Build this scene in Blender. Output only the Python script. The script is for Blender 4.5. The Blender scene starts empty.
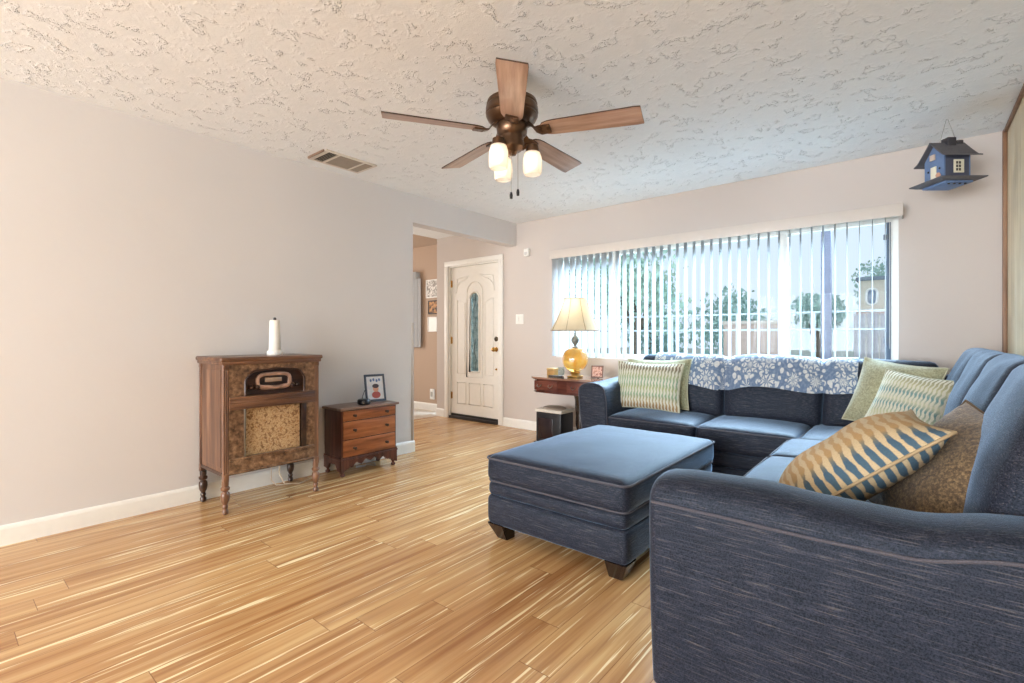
import bpy, bmesh, math, random
from mathutils import Vector, Matrix, Euler, noise
from mathutils.bvhtree import BVHTree
random.seed(7)
R = math.radians
PI = math.pi
scn = bpy.context.scene
col = scn.collection

# ------------------------------------------------------------------ camera, world, lights, exposure
CAM_H = 1.09
cam_d = bpy.data.cameras.new('camera')
cam_d.sensor_width = 36
cam_d.lens = 486 / 1024 * 36
cam_d.shift_y = -4.9 / 1024
cam_d.clip_start = 0.05
cam = bpy.data.objects.new('camera', cam_d)
col.objects.link(cam)
cam.location = (0, 0, CAM_H)
cam.rotation_euler = (R(90), 0, math.atan2(402.6, 486))
scn.camera = cam

scn.view_settings.view_transform = 'Standard'
scn.view_settings.look = 'None'
scn.view_settings.gamma = 1
scn.view_settings.use_curve_mapping = False
scn.view_settings.exposure = 0.0

world = bpy.data.worlds.new('world')
scn.world = world
world.use_nodes = True
wbg = world.node_tree.nodes['Background']
wbg.inputs[0].default_value = (0.74, 0.86, 1.0, 1)
wbg.inputs[1].default_value = 1.1

def area(name, loc, rot, sx, sy, energy, color, spread=180):
    l = bpy.data.lights.new(name, 'AREA')
    l.shape = 'RECTANGLE'
    l.size, l.size_y = sx, sy
    l.energy = energy
    l.color = color
    l.spread = R(spread)
    o = bpy.data.objects.new(name, l)
    col.objects.link(o)
    o.location = loc
    o.rotation_euler = rot
    return o

def point(name, loc, energy, color, r=0.03, parent=None):
    l = bpy.data.lights.new(name, 'POINT')
    l.energy = energy
    l.color = color
    l.shadow_soft_size = r
    o = bpy.data.objects.new(name, l)
    col.objects.link(o)
    o.location = loc
    return o

# bright sky above the street, coming in through the picture window
area('skylight_street', (-1.6, 6.3, 3.45), (R(-48), 0, 0), 5.0, 1.7, 1750, (0.58, 0.79, 1.0), 130)
# added fill lamp at the far end of the room, behind the camera
area('fill_rear', (-1.6, -5.4, 1.45), (R(107), 0, 0), 3.6, 2.0, 580, (0.90, 0.95, 1.0))
# daylight in the dining room beside the entry
area('daylight_dining', (-7.2, 3.2, 1.5), (R(90), 0, R(-90)), 1.6, 1.4, 50, (1.0, 0.95, 0.9))
area('fill_entry', (-4.45, 1.25, 1.6), (R(90), 0, 0), 1.0, 1.4, 17, (1.0, 0.93, 0.85))  # added fill lamp for the entry; no window opens there

# ------------------------------------------------------------------ material helpers
MATS = {}
def new_mat(name):
    m = bpy.data.materials.new(name)
    m.use_nodes = True
    nt = m.node_tree
    b = nt.nodes['Principled BSDF']
    MATS[name] = m
    return m, nt, b

def S(c):
    """sRGB 0-255 -> linear rgba"""
    o = []
    for v in c[:3]:
        v /= 255.0
        o.append(v / 12.92 if v <= 0.04045 else ((v + 0.055) / 1.055) ** 2.4)
    return (*o, 1)

def N(nt, t, **kw):
    n = nt.nodes.new(t)
    for k, v in kw.items():
        setattr(n, k, v)
    return n

def L(nt, a, b):
    nt.links.new(a, b)

def coords(nt, scale=(1, 1, 1), rot=(0, 0, 0), loc=(0, 0, 0), kind='Object'):
    tc = N(nt, 'ShaderNodeTexCoord')
    mp = N(nt, 'ShaderNodeMapping')
    mp.inputs['Scale'].default_value = scale
    mp.inputs['Rotation'].default_value = rot
    mp.inputs['Location'].default_value = loc
    L(nt, tc.outputs[kind], mp.inputs[0])
    return mp.outputs[0]

def ntex(nt, vec, scale=5, detail=3, rough=0.5):
    n = N(nt, 'ShaderNodeTexNoise')
    n.inputs['Scale'].default_value = scale
    n.inputs['Detail'].default_value = detail
    n.inputs['Roughness'].default_value = rough
    L(nt, vec, n.inputs['Vector'])
    return n.outputs['Fac']

def ramp(nt, fac, stops, interp='LINEAR'):
    r = N(nt, 'ShaderNodeValToRGB')
    r.color_ramp.interpolation = interp
    e = r.color_ramp.elements
    while len(e) < len(stops):
        e.new(0.5)
    for i, (p, c) in enumerate(stops):
        e[i].position = p
        e[i].color = c if len(c) == 4 else (*c, 1)
    L(nt, fac, r.inputs[0])
    return r.outputs[0]

def mixc(nt, fac, a, b, mode='MIX'):
    m = N(nt, 'ShaderNodeMix', data_type='RGBA', blend_type=mode)
    for sock, v in ((m.inputs[0], fac), (m.inputs[6], a), (m.inputs[7], b)):
        if isinstance(v, (float, int)):
            sock.default_value = v
        elif isinstance(v, tuple):
            sock.default_value = v
        else:
            L(nt, v, sock)
    return m.outputs[2]

def math_(nt, op, a, b=None, c=None, clamp=False):
    m = N(nt, 'ShaderNodeMath', operation=op)
    m.use_clamp = clamp
    for i, v in enumerate((a, b, c)):
        if v is None:
            continue
        if isinstance(v, (float, int)):
            m.inputs[i].default_value = v
        else:
            L(nt, v, m.inputs[i])
    return m.outputs[0]

def bump(nt, b, height, strength=0.3, dist=0.01):
    n = N(nt, 'ShaderNodeBump')
    n.inputs['Strength'].default_value = strength
    n.inputs['Distance'].default_value = dist
    L(nt, height, n.inputs['Height'])
    L(nt, n.outputs[0], b.inputs['Normal'])

def plain(name, c, rough=0.5, metal=0.0, var=0.06, scale=20, bmp=0.0, coat=0.0, bscale=120):
    """a painted / plastic / metal surface with slight tonal variation"""
    m, nt, b = new_mat(name)
    v = coords(nt)
    f = ntex(nt, v, scale, 3)
    lo = tuple(x * (1 - var) for x in S(c)[:3])
    hi = tuple(min(1, x * (1 + var)) for x in S(c)[:3])
    L(nt, ramp(nt, f, [(0.3, lo), (0.7, hi)]), b.inputs['Base Color'])
    b.inputs['Roughness'].default_value = rough
    b.inputs['Metallic'].default_value = metal
    b.inputs['Coat Weight'].default_value = coat
    if bmp:
        bump(nt, b, ntex(nt, v, bscale, 3), bmp, 0.002)
    return m

def wood(name, dark, mid, light, axis='z', rough=0.35, sc=1.0, coat=0.15, burl=False):
    m, nt, b = new_mat(name)
    s = {'x': (2, 26, 26), 'y': (26, 2, 26), 'z': (26, 26, 2)}[axis]
    if burl:
        s = (9, 9, 9)
    v = coords(nt, tuple(k * sc for k in s))
    f = ntex(nt, v, 1.0, 6, 0.62)
    c = ramp(nt, f, [(0.3, S(dark)), (0.5, S(mid)), (0.72, S(light))])
    f2 = ntex(nt, coords(nt), 3.0, 2)
    c = mixc(nt, 0.5, c, ramp(nt, f2, [(0.3, (0.55, 0.55, 0.55)), (0.7, (1.0, 1.0, 1.0))]), 'MULTIPLY')
    L(nt, c, b.inputs['Base Color'])
    b.inputs['Roughness'].default_value = rough
    b.inputs['Coat Weight'].default_value = coat
    bump(nt, b, f, 0.12, 0.002)
    return m

# ------------------------------------------------------------------ materials
def m_wall(name, c, var=0.02):
    m, nt, b = new_mat(name)
    v = coords(nt)
    f = ntex(nt, v, 1.3, 3)
    L(nt, ramp(nt, f, [(0.3, tuple(x * (1 - var) for x in S(c)[:3])), (0.7, tuple(x * (1 + var) for x in S(c)[:3]))]), b.inputs['Base Color'])
    b.inputs['Roughness'].default_value = 0.75
    b.inputs['Specular IOR Level'].default_value = 0.25
    bump(nt, b, ntex(nt, v, 22, 4, 0.6), 0.12, 0.006)
    return m
M_WALL = m_wall('wall_paint', (214, 209, 206))
M_WALL_SHADED = m_wall('wall_paint_shaded', (204, 194, 187))  # same wall paint, darkened to carry the shade of the backlit wall
M_BROWN = m_wall('dining_wall_paint', (190, 166, 146))
M_TRIM = plain('white_trim', (238, 236, 230), 0.4, var=0.02)
M_DOOR = plain('door_white', (240, 237, 230), 0.35, var=0.015)

def m_ceiling():
    m, nt, b = new_mat('skip_trowel_ceiling')
    v = coords(nt)
    # warped voronoi smears give raised trowel flakes with sharp lips
    warp = N(nt, 'ShaderNodeTexNoise'); warp.inputs['Scale'].default_value = 5.5; warp.inputs['Detail'].default_value = 3
    L(nt, v, warp.inputs['Vector'])
    add = mixc(nt, 0.10, v, warp.outputs['Color'], 'ADD')
    n1 = ntex(nt, add, 10.5, 6, 0.60)
    lip = ramp(nt, n1, [(0.50, (0.0, 0.0, 0.0)), (0.585, (0.15, 0.15, 0.15)), (0.605, (1, 1, 1)), (0.72, (0.75, 0.75, 0.75))])
    n2 = ntex(nt, add, 45, 5, 0.7)
    h = math_(nt, 'ADD', lip, math_(nt, 'MULTIPLY', n2, 0.16))
    bump(nt, b, h, 0.8, 0.012)
    L(nt, ramp(nt, n1, [(0.3, S((236, 238, 238))), (0.7, S((243, 244, 244)))]), b.inputs['Base Color'])
    b.inputs['Roughness'].default_value = 0.8
    b.inputs['Specular IOR Level'].default_value = 0.2
    return m
M_CEIL = m_ceiling()

def m_floor():
    m, nt, b = new_mat('strand_bamboo_planks')
    v = coords(nt, rot=(0, 0, R(90)))
    PW, PL = 0.128, 1.5
    sep = N(nt, 'ShaderNodeSeparateXYZ'); L(nt, v, sep.inputs[0])
    ry = math_(nt, 'DIVIDE', sep.outputs['Y'], PW)
    row = math_(nt, 'FLOOR', ry)
    w1 = N(nt, 'ShaderNodeTexWhiteNoise', noise_dimensions='1D'); L(nt, row, w1.inputs['W'])
    xs = math_(nt, 'DIVIDE', math_(nt, 'ADD', sep.outputs['X'], math_(nt, 'MULTIPLY', w1.outputs['Value'], 9.7)), PL)
    pc = N(nt, 'ShaderNodeCombineXYZ'); L(nt, math_(nt, 'FLOOR', xs), pc.inputs[0]); L(nt, row, pc.inputs[1])
    w2 = N(nt, 'ShaderNodeTexWhiteNoise', noise_dimensions='2D'); L(nt, pc.outputs[0], w2.inputs['Vector'])
    pv = w2.outputs['Value']
    def gap(t, half):
        f_ = math_(nt, 'ABSOLUTE', math_(nt, 'SUBTRACT', math_(nt, 'FRACT', t), 0.5))
        return math_(nt, 'GREATER_THAN', f_, 0.5 - half)
    gaps = math_(nt, 'MAXIMUM', gap(ry, 0.0011 / PW), gap(xs, 0.0014 / PL))
    pid = math_(nt, 'MULTIPLY', pv, 37.0)
    def streak(sx, sy, detail, off):
        cb = N(nt, 'ShaderNodeCombineXYZ')
        L(nt, math_(nt, 'MULTIPLY', sep.outputs['X'], sx), cb.inputs[0])
        L(nt, math_(nt, 'MULTIPLY', sep.outputs['Y'], sy), cb.inputs[1])
        L(nt, math_(nt, 'ADD', pid, off), cb.inputs[2])
        return ntex(nt, cb.outputs[0], 1.0, detail, 0.55)
    base = ramp(nt, pv, [(0.0, S((166, 116, 72))), (0.5, S((194, 148, 98))), (1.0, S((214, 174, 122)))])
    s1 = streak(0.9, 26, 4, 3.0)
    c = mixc(nt, 0.6, base, ramp(nt, s1, [(0.32, S((146, 96, 56))), (0.5, S((194, 147, 96))), (0.66, S((220, 182, 128)))]))
    s2 = streak(1.5, 60, 3, 11.0)
    c = mixc(nt, ramp(nt, s2, [(0.60, (0, 0, 0)), (0.65, (0.9, 0.9, 0.9))]), c, S((250, 230, 184)))
    s3 = streak(1.3, 110, 3, 23.0)
    c = mixc(nt, ramp(nt, s3, [(0.60, (0, 0, 0)), (0.74, (0.5, 0.5, 0.5))]), c, S((132, 80, 46)))
    c = mixc(nt, math_(nt, 'MULTIPLY', gaps, 0.75), c, S((120, 76, 44)))
    L(nt, c, b.inputs['Base Color'])
    b.inputs['Roughness'].default_value = 0.20
    b.inputs['Specular IOR Level'].default_value = 0.55
    # each plank is slightly dished so reflections break from board to board
    hgt = math_(nt, 'ADD', math_(nt, 'MULTIPLY', gaps, -1.0), math_(nt, 'MULTIPLY', ntex(nt, v, 7, 2), 0.9))
    bump(nt, b, hgt, 0.35, 0.0028)
    return m
M_FLOOR = m_floor()

def m_tile():
    m, nt, b = new_mat('dining_floor_tile')
    v = coords(nt)
    br = N(nt, 'ShaderNodeTexBrick', offset=0.0)
    br.inputs['Scale'].default_value = 1; br.inputs['Brick Width'].default_value = 0.33; br.inputs['Row Height'].default_value = 0.33
    br.inputs['Mortar Size'].default_value = 0.006
    br.inputs['Color1'].default_value = S((196, 184, 168)); br.inputs['Color2'].default_value = S((206, 194, 178)); br.inputs['Mortar'].default_value = S((150, 138, 124))
    L(nt, v, br.inputs['Vector']); L(nt, br.outputs['Color'], b.inputs['Base Color'])
    b.inputs['Roughness'].default_value = 0.3
    return m
M_TILE = m_tile()

def m_denim():
    m, nt, b = new_mat('navy_slub_fabric')
    geo = N(nt, 'ShaderNodeNewGeometry')
    sep = N(nt, 'ShaderNodeSeparateXYZ'); L(nt, geo.outputs['True Normal'], sep.inputs[0])
    side = math_(nt, 'GREATER_THAN', math_(nt, 'ABSOLUTE', sep.outputs['X']), 0.62)
    va = coords(nt, (12, 330, 330))
    vb = coords(nt, (330, 12, 330))
    fa = ntex(nt, va, 1.0, 3, 0.6); fb = ntex(nt, vb, 1.0, 3, 0.6)
    f = math_(nt, 'ADD', math_(nt, 'MULTIPLY', fa, math_(nt, 'SUBTRACT', 1.0, side)), math_(nt, 'MULTIPLY', fb, side))
    fine = ntex(nt, coords(nt), 240, 3, 0.75)
    c = ramp(nt, f, [(0.36, S((6, 8, 16))), (0.50, S((20, 24, 38))), (0.58, S((42, 47, 62))), (0.74, S((116, 106, 98)))])
    c = mixc(nt, 0.45, c, ramp(nt, fine, [(0.40, S((2, 4, 10))), (0.60, S((62, 65, 80)))]))
    L(nt, c, b.inputs['Base Color'])
    b.inputs['Roughness'].default_value = 0.60
    b.inputs['Specular IOR Level'].default_value = 0.30
    b.inputs['Specular Tint'].default_value = (0.72, 0.86, 1.0, 1)
    b.inputs['Sheen Weight'].default_value = 0.55
    b.inputs['Sheen Roughness'].default_value = 0.3
    b.inputs['Sheen Tint'].default_value = (0.48, 0.70, 1.0, 1)
    bump(nt, b, math_(nt, 'ADD', f, fine), 0.5, 0.0015)
    return m
M_DENIM = m_denim()
M_PIPING = plain('navy_piping', (76, 74, 82), 0.8, var=0.25, scale=300)
M_BLACKWOOD = plain('espresso_wood', (38, 28, 25), 0.25, var=0.3, coat=0.3)

M_RADIO = wood('walnut_cabinet', (72, 46, 32), (112, 76, 54), (150, 108, 80), 'z')
M_RADIOH = wood('walnut_molding', (66, 42, 30), (104, 70, 50), (142, 102, 76), 'y')
M_BURL = wood('walnut_burl', (66, 44, 32), (124, 92, 66), (176, 140, 108), burl=True, sc=4.0)
M_RDARK = wood('dark_walnut', (40, 25, 19), (62, 40, 30), (86, 58, 42), 'y')
M_CHESTF = wood('reddish_drawer_wood', (112, 62, 36), (164, 98, 58), (200, 130, 84), 'y')
M_CHEST = wood('dark_reddish_wood', (58, 30, 24), (86, 48, 38), (116, 70, 54), 'z')
M_CHESTT = wood('worn_chest_top', (90, 66, 56), (126, 98, 84), (160, 132, 116), 'y')
M_TABLE = wood('mahogany', (54, 24, 18), (84, 40, 30), (116, 62, 46), 'x', rough=0.25, coat=0.4)
M_TABTOP = wood('polished_table_top', (120, 84, 66), (150, 112, 92), (178, 142, 120), 'x', rough=0.12, coat=0.8)
M_BLACK = plain('black_plastic', (26, 26, 30), 0.4, var=0.1)
M_WHITEP = plain('white_plastic', (240, 238, 232), 0.35, var=0.02)
M_BRASS = plain('brass', (196, 158, 92), 0.25, 1.0)
M_STEEL = plain('pewter', (150, 145, 135), 0.3, 0.9)
M_BRONZE = plain('antique_bronze', (104, 80, 62), 0.30, 0.85, var=0.25, scale=14)
M_BLADE = wood('fan_blade_wood', (150, 112, 90), (188, 152, 130), (214, 182, 160), 'x', rough=0.32, coat=0.25)
M_BLADEEDGE = plain('blade_edge', (60, 38, 28), 0.5)
M_PANEL = wood('pale_wood_panelling', (204, 186, 152), (224, 208, 176), (238, 226, 200), 'z', rough=0.5, sc=0.5, coat=0)
M_POST = wood('brown_corner_trim', (120, 84, 60), (150, 112, 84), (172, 134, 104), 'z', rough=0.5, coat=0)

def m_grille():
    m, nt, b = new_mat('floral_grille_cloth')
    v = coords(nt)
    w = N(nt, 'ShaderNodeTexNoise'); w.inputs['Scale'].default_value = 26; L(nt, v, w.inputs['Vector'])
    a = mixc(nt, 0.05, v, w.outputs['Color'], 'ADD')
    f = ntex(nt, a, 46, 3, 0.6)
    L(nt, ramp(nt, f, [(0.38, S((132, 96, 62))), (0.47, S((176, 138, 96))), (0.52, S((206, 176, 134))), (0.62, S((168, 124, 80)))]), b.inputs['Base Color'])
    b.inputs['Roughness'].default_value = 0.8
    return m
M_GRILLE = m_grille()

def glassy(name, tint, transp=0.9, rough=0.02):
    m = bpy.data.materials.new(name); m.use_nodes = True
    nt = m.node_tree; nt.nodes.clear()
    o = N(nt, 'ShaderNodeOutputMaterial'); t = N(nt, 'ShaderNodeBsdfTransparent'); g = N(nt, 'ShaderNodeBsdfGlossy')
    t.inputs[0].default_value = tint; g.inputs['Roughness'].default_value = rough
    fr = N(nt, 'ShaderNodeValue'); fr.outputs[0].default_value = 0.004
    mx = N(nt, 'ShaderNodeMixShader')
    L(nt, fr.outputs[0], mx.inputs[0])
    L(nt, t.outputs[0], mx.inputs[1]); L(nt, g.outputs[0], mx.inputs[2]); L(nt, mx.outputs[0], o.inputs[0])
    return m
M_GLASS = glassy('window_glass', (0.96, 0.98, 0.98, 1))

def sheer(name, c, transl=0.5, transp=0.0, rough=0.6):
    m = bpy.data.materials.new(name); m.use_nodes = True
    nt = m.node_tree; nt.nodes.clear()
    o = N(nt, 'ShaderNodeOutputMaterial')
    d = N(nt, 'ShaderNodeBsdfDiffuse'); t = N(nt, 'ShaderNodeBsdfTranslucent'); tr = N(nt, 'ShaderNodeBsdfTransparent')
    cc = ramp(nt, ntex(nt, coords(nt), 30, 2), [(0.3, tuple(x * 0.97 for x in c[:3])), (0.7, c)])
    L(nt, cc, d.inputs[0]); L(nt, cc, t.inputs[0])
    m1 = N(nt, 'ShaderNodeMixShader'); m1.inputs[0].default_value = transl
    m2 = N(nt, 'ShaderNodeMixShader'); m2.inputs[0].default_value = transp
    L(nt, d.outputs[0], m1.inputs[1]); L(nt, t.outputs[0], m1.inputs[2])
    L(nt, m1.outputs[0], m2.inputs[1]); L(nt, tr.outputs[0], m2.inputs[2]); L(nt, m2.outputs[0], o.inputs[0])
    return m
M_SLAT = sheer('vinyl_slat', (0.64, 0.65, 0.66, 1), 0.38)
M_SHADE = sheer('cream_lamp_shade', (0.74, 0.62, 0.44, 1), 0.38)
M_FROST = sheer('frosted_glass', (1.0, 0.95, 0.88, 1), 0.6, 0.35)

def emit(name, c, s):
    m = bpy.data.materials.new(name); m.use_nodes = True
    b = m.node_tree.nodes['Principled BSDF']
    b.inputs['Base Color'].default_value = c
    b.inputs['Emission Color'].default_value = c
    b.inputs['Emission Strength'].default_value = s
    return m
M_BULB = emit('warm_bulb', (1.0, 0.84, 0.66, 1), 5)

# ------------------------------------------------------------------ geometry helpers
def tag(o, label=None, cat=None, group=None, kind=None):
    if label: o['label'] = label
    if cat: o['category'] = cat
    if group: o['group'] = group
    if kind: o['kind'] = kind
    return o

def thing(name, label, cat, loc=(0, 0, 0), rot=(0, 0, 0), group=None, kind=None):
    o = bpy.data.objects.new(name, None)
    o.empty_display_size = 0.05
    col.objects.link(o)
    o.location = loc
    o.rotation_euler = rot
    return tag(o, label, cat, group, kind)

def root_of(o):
    while o.parent: o = o.parent
    return o

def obj(name, bm, mat, parent=None, smooth=True, local=False, angle=40, label=None):
    """link bm as one object; its coordinates are the world's unless local"""
    if parent is not None and not local:
        bmesh.ops.translate(bm, verts=bm.verts, vec=-root_of(parent).location)
    me = bpy.data.meshes.new(name)
    if smooth:
        for f in bm.faces: f.smooth = True
        for e in bm.edges:
            if len(e.link_faces) == 2 and e.calc_face_angle(0) > R(angle):
                e.smooth = False
    bm.to_mesh(me); bm.free()
    for m in (mat if isinstance(mat, (list, tuple)) else [mat]):
        me.materials.append(m)
    o = bpy.data.objects.new(name, me)
    col.objects.link(o)
    if parent is not None:
        o.parent = parent
    if label: o['label'] = label
    return o

def base_origin(o):
    """move a lone mesh's origin to the centre of its base"""
    vs = [v.co for v in o.data.vertices]
    c = Vector(((min(v.x for v in vs) + max(v.x for v in vs)) / 2, (min(v.y for v in vs) + max(v.y for v in vs)) / 2, min(v.z for v in vs)))
    o.data.transform(Matrix.Translation(-c))
    o.location = c
    return o

def nb(): return bmesh.new()

def box(bm, x0, x1, y0, y1, z0, z1, bev=0.0, seg=2, M=None):
    r = bmesh.ops.create_cube(bm, size=1)
    vs = r['verts']
    for v in vs:
        v.co = Vector(((x0 + x1) / 2 + v.co.x * (x1 - x0), (y0 + y1) / 2 + v.co.y * (y1 - y0), (z0 + z1) / 2 + v.co.z * (z1 - z0)))
    if bev > 0:
        es = list({e for v in vs for e in v.link_edges})
        g = bmesh.ops.bevel(bm, geom=es, offset=bev, segments=seg, affect='EDGES', profile=0.5)
        vs = list({v for f in g['faces'] for v in f.verts} | {v for v in vs if v.is_valid})
    if M is not None:
        bmesh.ops.transform(bm, matrix=M, verts=[v for v in vs if v.is_valid])
    return bm

def lathe(bm, prof, c=(0, 0, 0), n=24, cap=True, M=None):
    """prof: list of (radius, z)"""
    rings = []
    new = []
    for r, z in prof:
        ring = [bm.verts.new((c[0] + r * math.cos(2 * PI * k / n), c[1] + r * math.sin(2 * PI * k / n), c[2] + z)) for k in range(n)]
        rings.append(ring); new += ring
    for a, b in zip(rings, rings[1:]):
        for k in range(n):
            bm.faces.new((a[k], a[(k + 1) % n], b[(k + 1) % n], b[k]))
    if cap:
        if prof[0][0] > 1e-5: bm.faces.new(rings[0][::-1])
        if prof[-1][0] > 1e-5: bm.faces.new(rings[-1])
    if M is not None:
        bmesh.ops.transform(bm, matrix=M, verts=new)
    return bm

def tube(bm, pts, r, n=8, closed=False):
    pts = [Vector(p) for p in pts]
    m = len(pts)
    rings = []
    up = None
    for i, p in enumerate(pts):
        a = pts[(i - 1) % m] if (closed or i > 0) else p
        b = pts[(i + 1) % m] if (closed or i < m - 1) else p
        t = (b - a).normalized()
        if up is None:
            up = Vector((0, 0, 1)) if abs(t.z) < 0.9 else Vector((1, 0, 0))
        s = t.cross(up).normalized()
        up = s.cross(t).normalized()
        rr = r[i] if isinstance(r, (list, tuple)) else r
        rings.append([bm.verts.new(p + rr * (math.cos(2 * PI * k / n) * s + math.sin(2 * PI * k / n) * up)) for k in range(n)])
    rng = range(m) if closed else range(m - 1)
    for i in rng:
        a, b = rings[i], rings[(i + 1) % m]
        for k in range(n):
            bm.faces.new((a[k], a[(k + 1) % n], b[(k + 1) % n], b[k]))
    if not closed:
        bm.faces.new(rings[0][::-1]); bm.faces.new(rings[-1])
    return bm

def rbox(bm, x0, x1, y0, y1, z0, z1, r=0.03, n=12, puff=(0, 0, 0), M=None, wr=0.0, seed=0):
    """soft upholstered block: rounded box with bulging faces and faint wrinkles"""
    t = bmesh.new()
    bmesh.ops.create_cube(t, size=2)
    bmesh.ops.subdivide_edges(t, edges=t.edges[:], cuts=n, use_grid_fill=True)
    h = Vector(((x1 - x0) / 2, (y1 - y0) / 2, (z1 - z0) / 2))
    c = Vector(((x1 + x0) / 2, (y1 + y0) / 2, (z1 + z0) / 2))
    rr = min(r, h.x * 0.98, h.y * 0.98, h.z * 0.98)
    for v in t.verts:
        p = Vector([math.copysign(min(1, abs(math.sin(v.co[i] * PI / 2))), v.co[i]) * h[i] for i in range(3)])
        q = Vector([max(-(h[i] - rr), min(h[i] - rr, p[i])) for i in range(3)])
        d = p - q
        if d.length > 1e-9: p = q + d.normalized() * rr
        u = [max(-1, min(1, p[i] / h[i])) for i in range(3)]
        o = Vector((0, 0, 0))
        for i in range(3):
            j, k = (i + 1) % 3, (i + 2) % 3
            if abs(puff[i]) > 0:
                o[i] = puff[i] * (1 - u[j] ** 2) ** 0.8 * (1 - u[k] ** 2) ** 0.8 * u[i]
        p = p + o
        if wr:
            w = noise.noise(Vector((p.x * 7 + seed * 3.1, p.y * 7, p.z * 7 + seed)))
            p += wr * w * Vector(u).normalized()
        v.co = p + c
    if M is not None:
        bmesh.ops.transform(t, matrix=M, verts=t.verts)
    me = bpy.data.meshes.new('tmp'); t.to_mesh(me); t.free()
    bm.from_mesh(me); bpy.data.meshes.remove(me)
    return bm

def rrect(x0, x1, y0, y1, z, r, n=6):
    pts = []
    for cx, cy, a0 in ((x1 - r, y1 - r, 0), (x0 + r, y1 - r, 90), (x0 + r, y0 + r, 180), (x1 - r, y0 + r, 270)):
        for k in range(n + 1):
            a = R(a0 + 90 * k / n)
            pts.append((cx + r * math.cos(a), cy + r * math.sin(a), z))
    return pts

def prism(bm, poly, axis, a, b):
    """extrude a 2-D outline along an axis; outline coords are the two other axes in xyz order"""
    def P(u, v, w):
        return {'x': (w, u, v), 'y': (u, w, v), 'z': (u, v, w)}[axis]
    A = [bm.verts.new(P(u, v, a)) for u, v in poly]
    B = [bm.verts.new(P(u, v, b)) for u, v in poly]
    n = len(poly)
    bm.faces.new(A); bm.faces.new(B[::-1])
    for i in range(n):
        bm.faces.new((A[i], B[i], B[(i + 1) % n], A[(i + 1) % n]))
    bmesh.ops.recalc_face_normals(bm, faces=bm.faces[:])
    return bm

def struct(name, bm, mat, parent=None, **k):
    o = obj(name, bm, mat, parent, **k)
    if parent is None: o['kind'] = 'structure'
    return o

# ------------------------------------------------------------------ room shell
XL, XR, YB, ZC = -3.668, 0.465, 4.514, 2.44
YE = 2.953            # end of the left wall, start of the entry opening
XE = -5.088           # left end of the entry's back wall
YR = -5.6
TW = 0.13
WX0, WX1, WZ0, WZ1 = -3.095, -0.09, 0.86, 1.985      # picture window opening

struct('floor', box(nb(), -5.07, XR + .2, YR - .1, YB + .02, -0.1, 0), M_FLOOR, smooth=False)
struct('floor_dining', box(nb(), -8.4, -5.07, 1.0, 4.9, -0.1, 0), M_TILE, smooth=False)
b = nb(); box(b, -5.09, XR + .2, YR - .1, YB + .15, ZC, ZC + .1)
struct('ceiling', b, M_CEIL, smooth=False)
struct('ceiling_dining', box(nb(), -8.4, -5.09, 1.0, 4.95, ZC, ZC + .1), M_BROWN, smooth=False)
struct('wall_left', box(nb(), XL - TW, XL, YR, YE, 0, ZC), M_WALL, smooth=False)
struct('trim_header', box(nb(), XL - TW, XL, YE, YB, 2.175, ZC), M_WALL, smooth=False)
# back wall around the picture window and the front door
DX0, DX1, DZ = -4.85, -3.945, 2.035
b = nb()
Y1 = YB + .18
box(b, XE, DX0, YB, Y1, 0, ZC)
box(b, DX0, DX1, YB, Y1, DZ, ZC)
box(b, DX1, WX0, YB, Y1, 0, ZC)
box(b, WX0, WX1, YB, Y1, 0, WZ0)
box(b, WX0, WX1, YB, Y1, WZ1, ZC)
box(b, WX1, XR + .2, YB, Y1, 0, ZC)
struct('wall_back', b, M_WALL_SHADED, smooth=False)
# right wall: pale wood panelling behind a brown corner strip
b = nb()
x = YR
while x < YB - .05:
    w = min(0.2, YB - x)
    box(b, XR, XR + .12, x, x + w - 0.004, 0, ZC)
    x += w
box(b, XR + .01, XR + .13, YR, YB, 0, ZC)
struct('wall_right', b, M_PANEL, smooth=False)
b = nb(); box(b, XR - .022, XR, YB - .035, YB, 0, ZC, .004)
box(b, XR - .018, XR, 1.0, YB - .035, ZC - .022, ZC, .003)
struct('trim_corner', b, M_POST)
# unseen rear of the room, its opening added along with the fill lamp
b = nb()
box(b, XL - TW, -3.5, YR - .12, YR, 0, ZC); box(b, 0.3, XR + .12, YR - .12, YR, 0, ZC)
box(b, -3.5, .3, YR - .12, YR, 2.2, ZC); box(b, -3.5, .3, YR - .12, YR, 0, 0.1)
struct('wall_rear', b, M_WALL, smooth=False)
# entry side walls and dining room
b = nb(); box(b, -5.2, XL - TW, 1.0, 1.1, 0, ZC)
struct('wall_entry', b, M_WALL, smooth=False)
b = nb()
YD = 4.77
dwx0, dwx1 = -6.6, -5.80
box(b, -8.4, dwx0, YD, YD + .14, 0, ZC); box(b, dwx1, XE, YD, YD + .14, 0, ZC)
box(b, dwx0, dwx1, YD, YD + .14, 0, .95); box(b, dwx0, dwx1, YD, YD + .14, 1.95, ZC)
box(b, -8.4, -8.3, 1.0, YD, 0, ZC); box(b, -8.4, -5.2, 1.0, 1.1, 0, ZC)
struct('wall_dining', b, M_BROWN, smooth=False)

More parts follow.
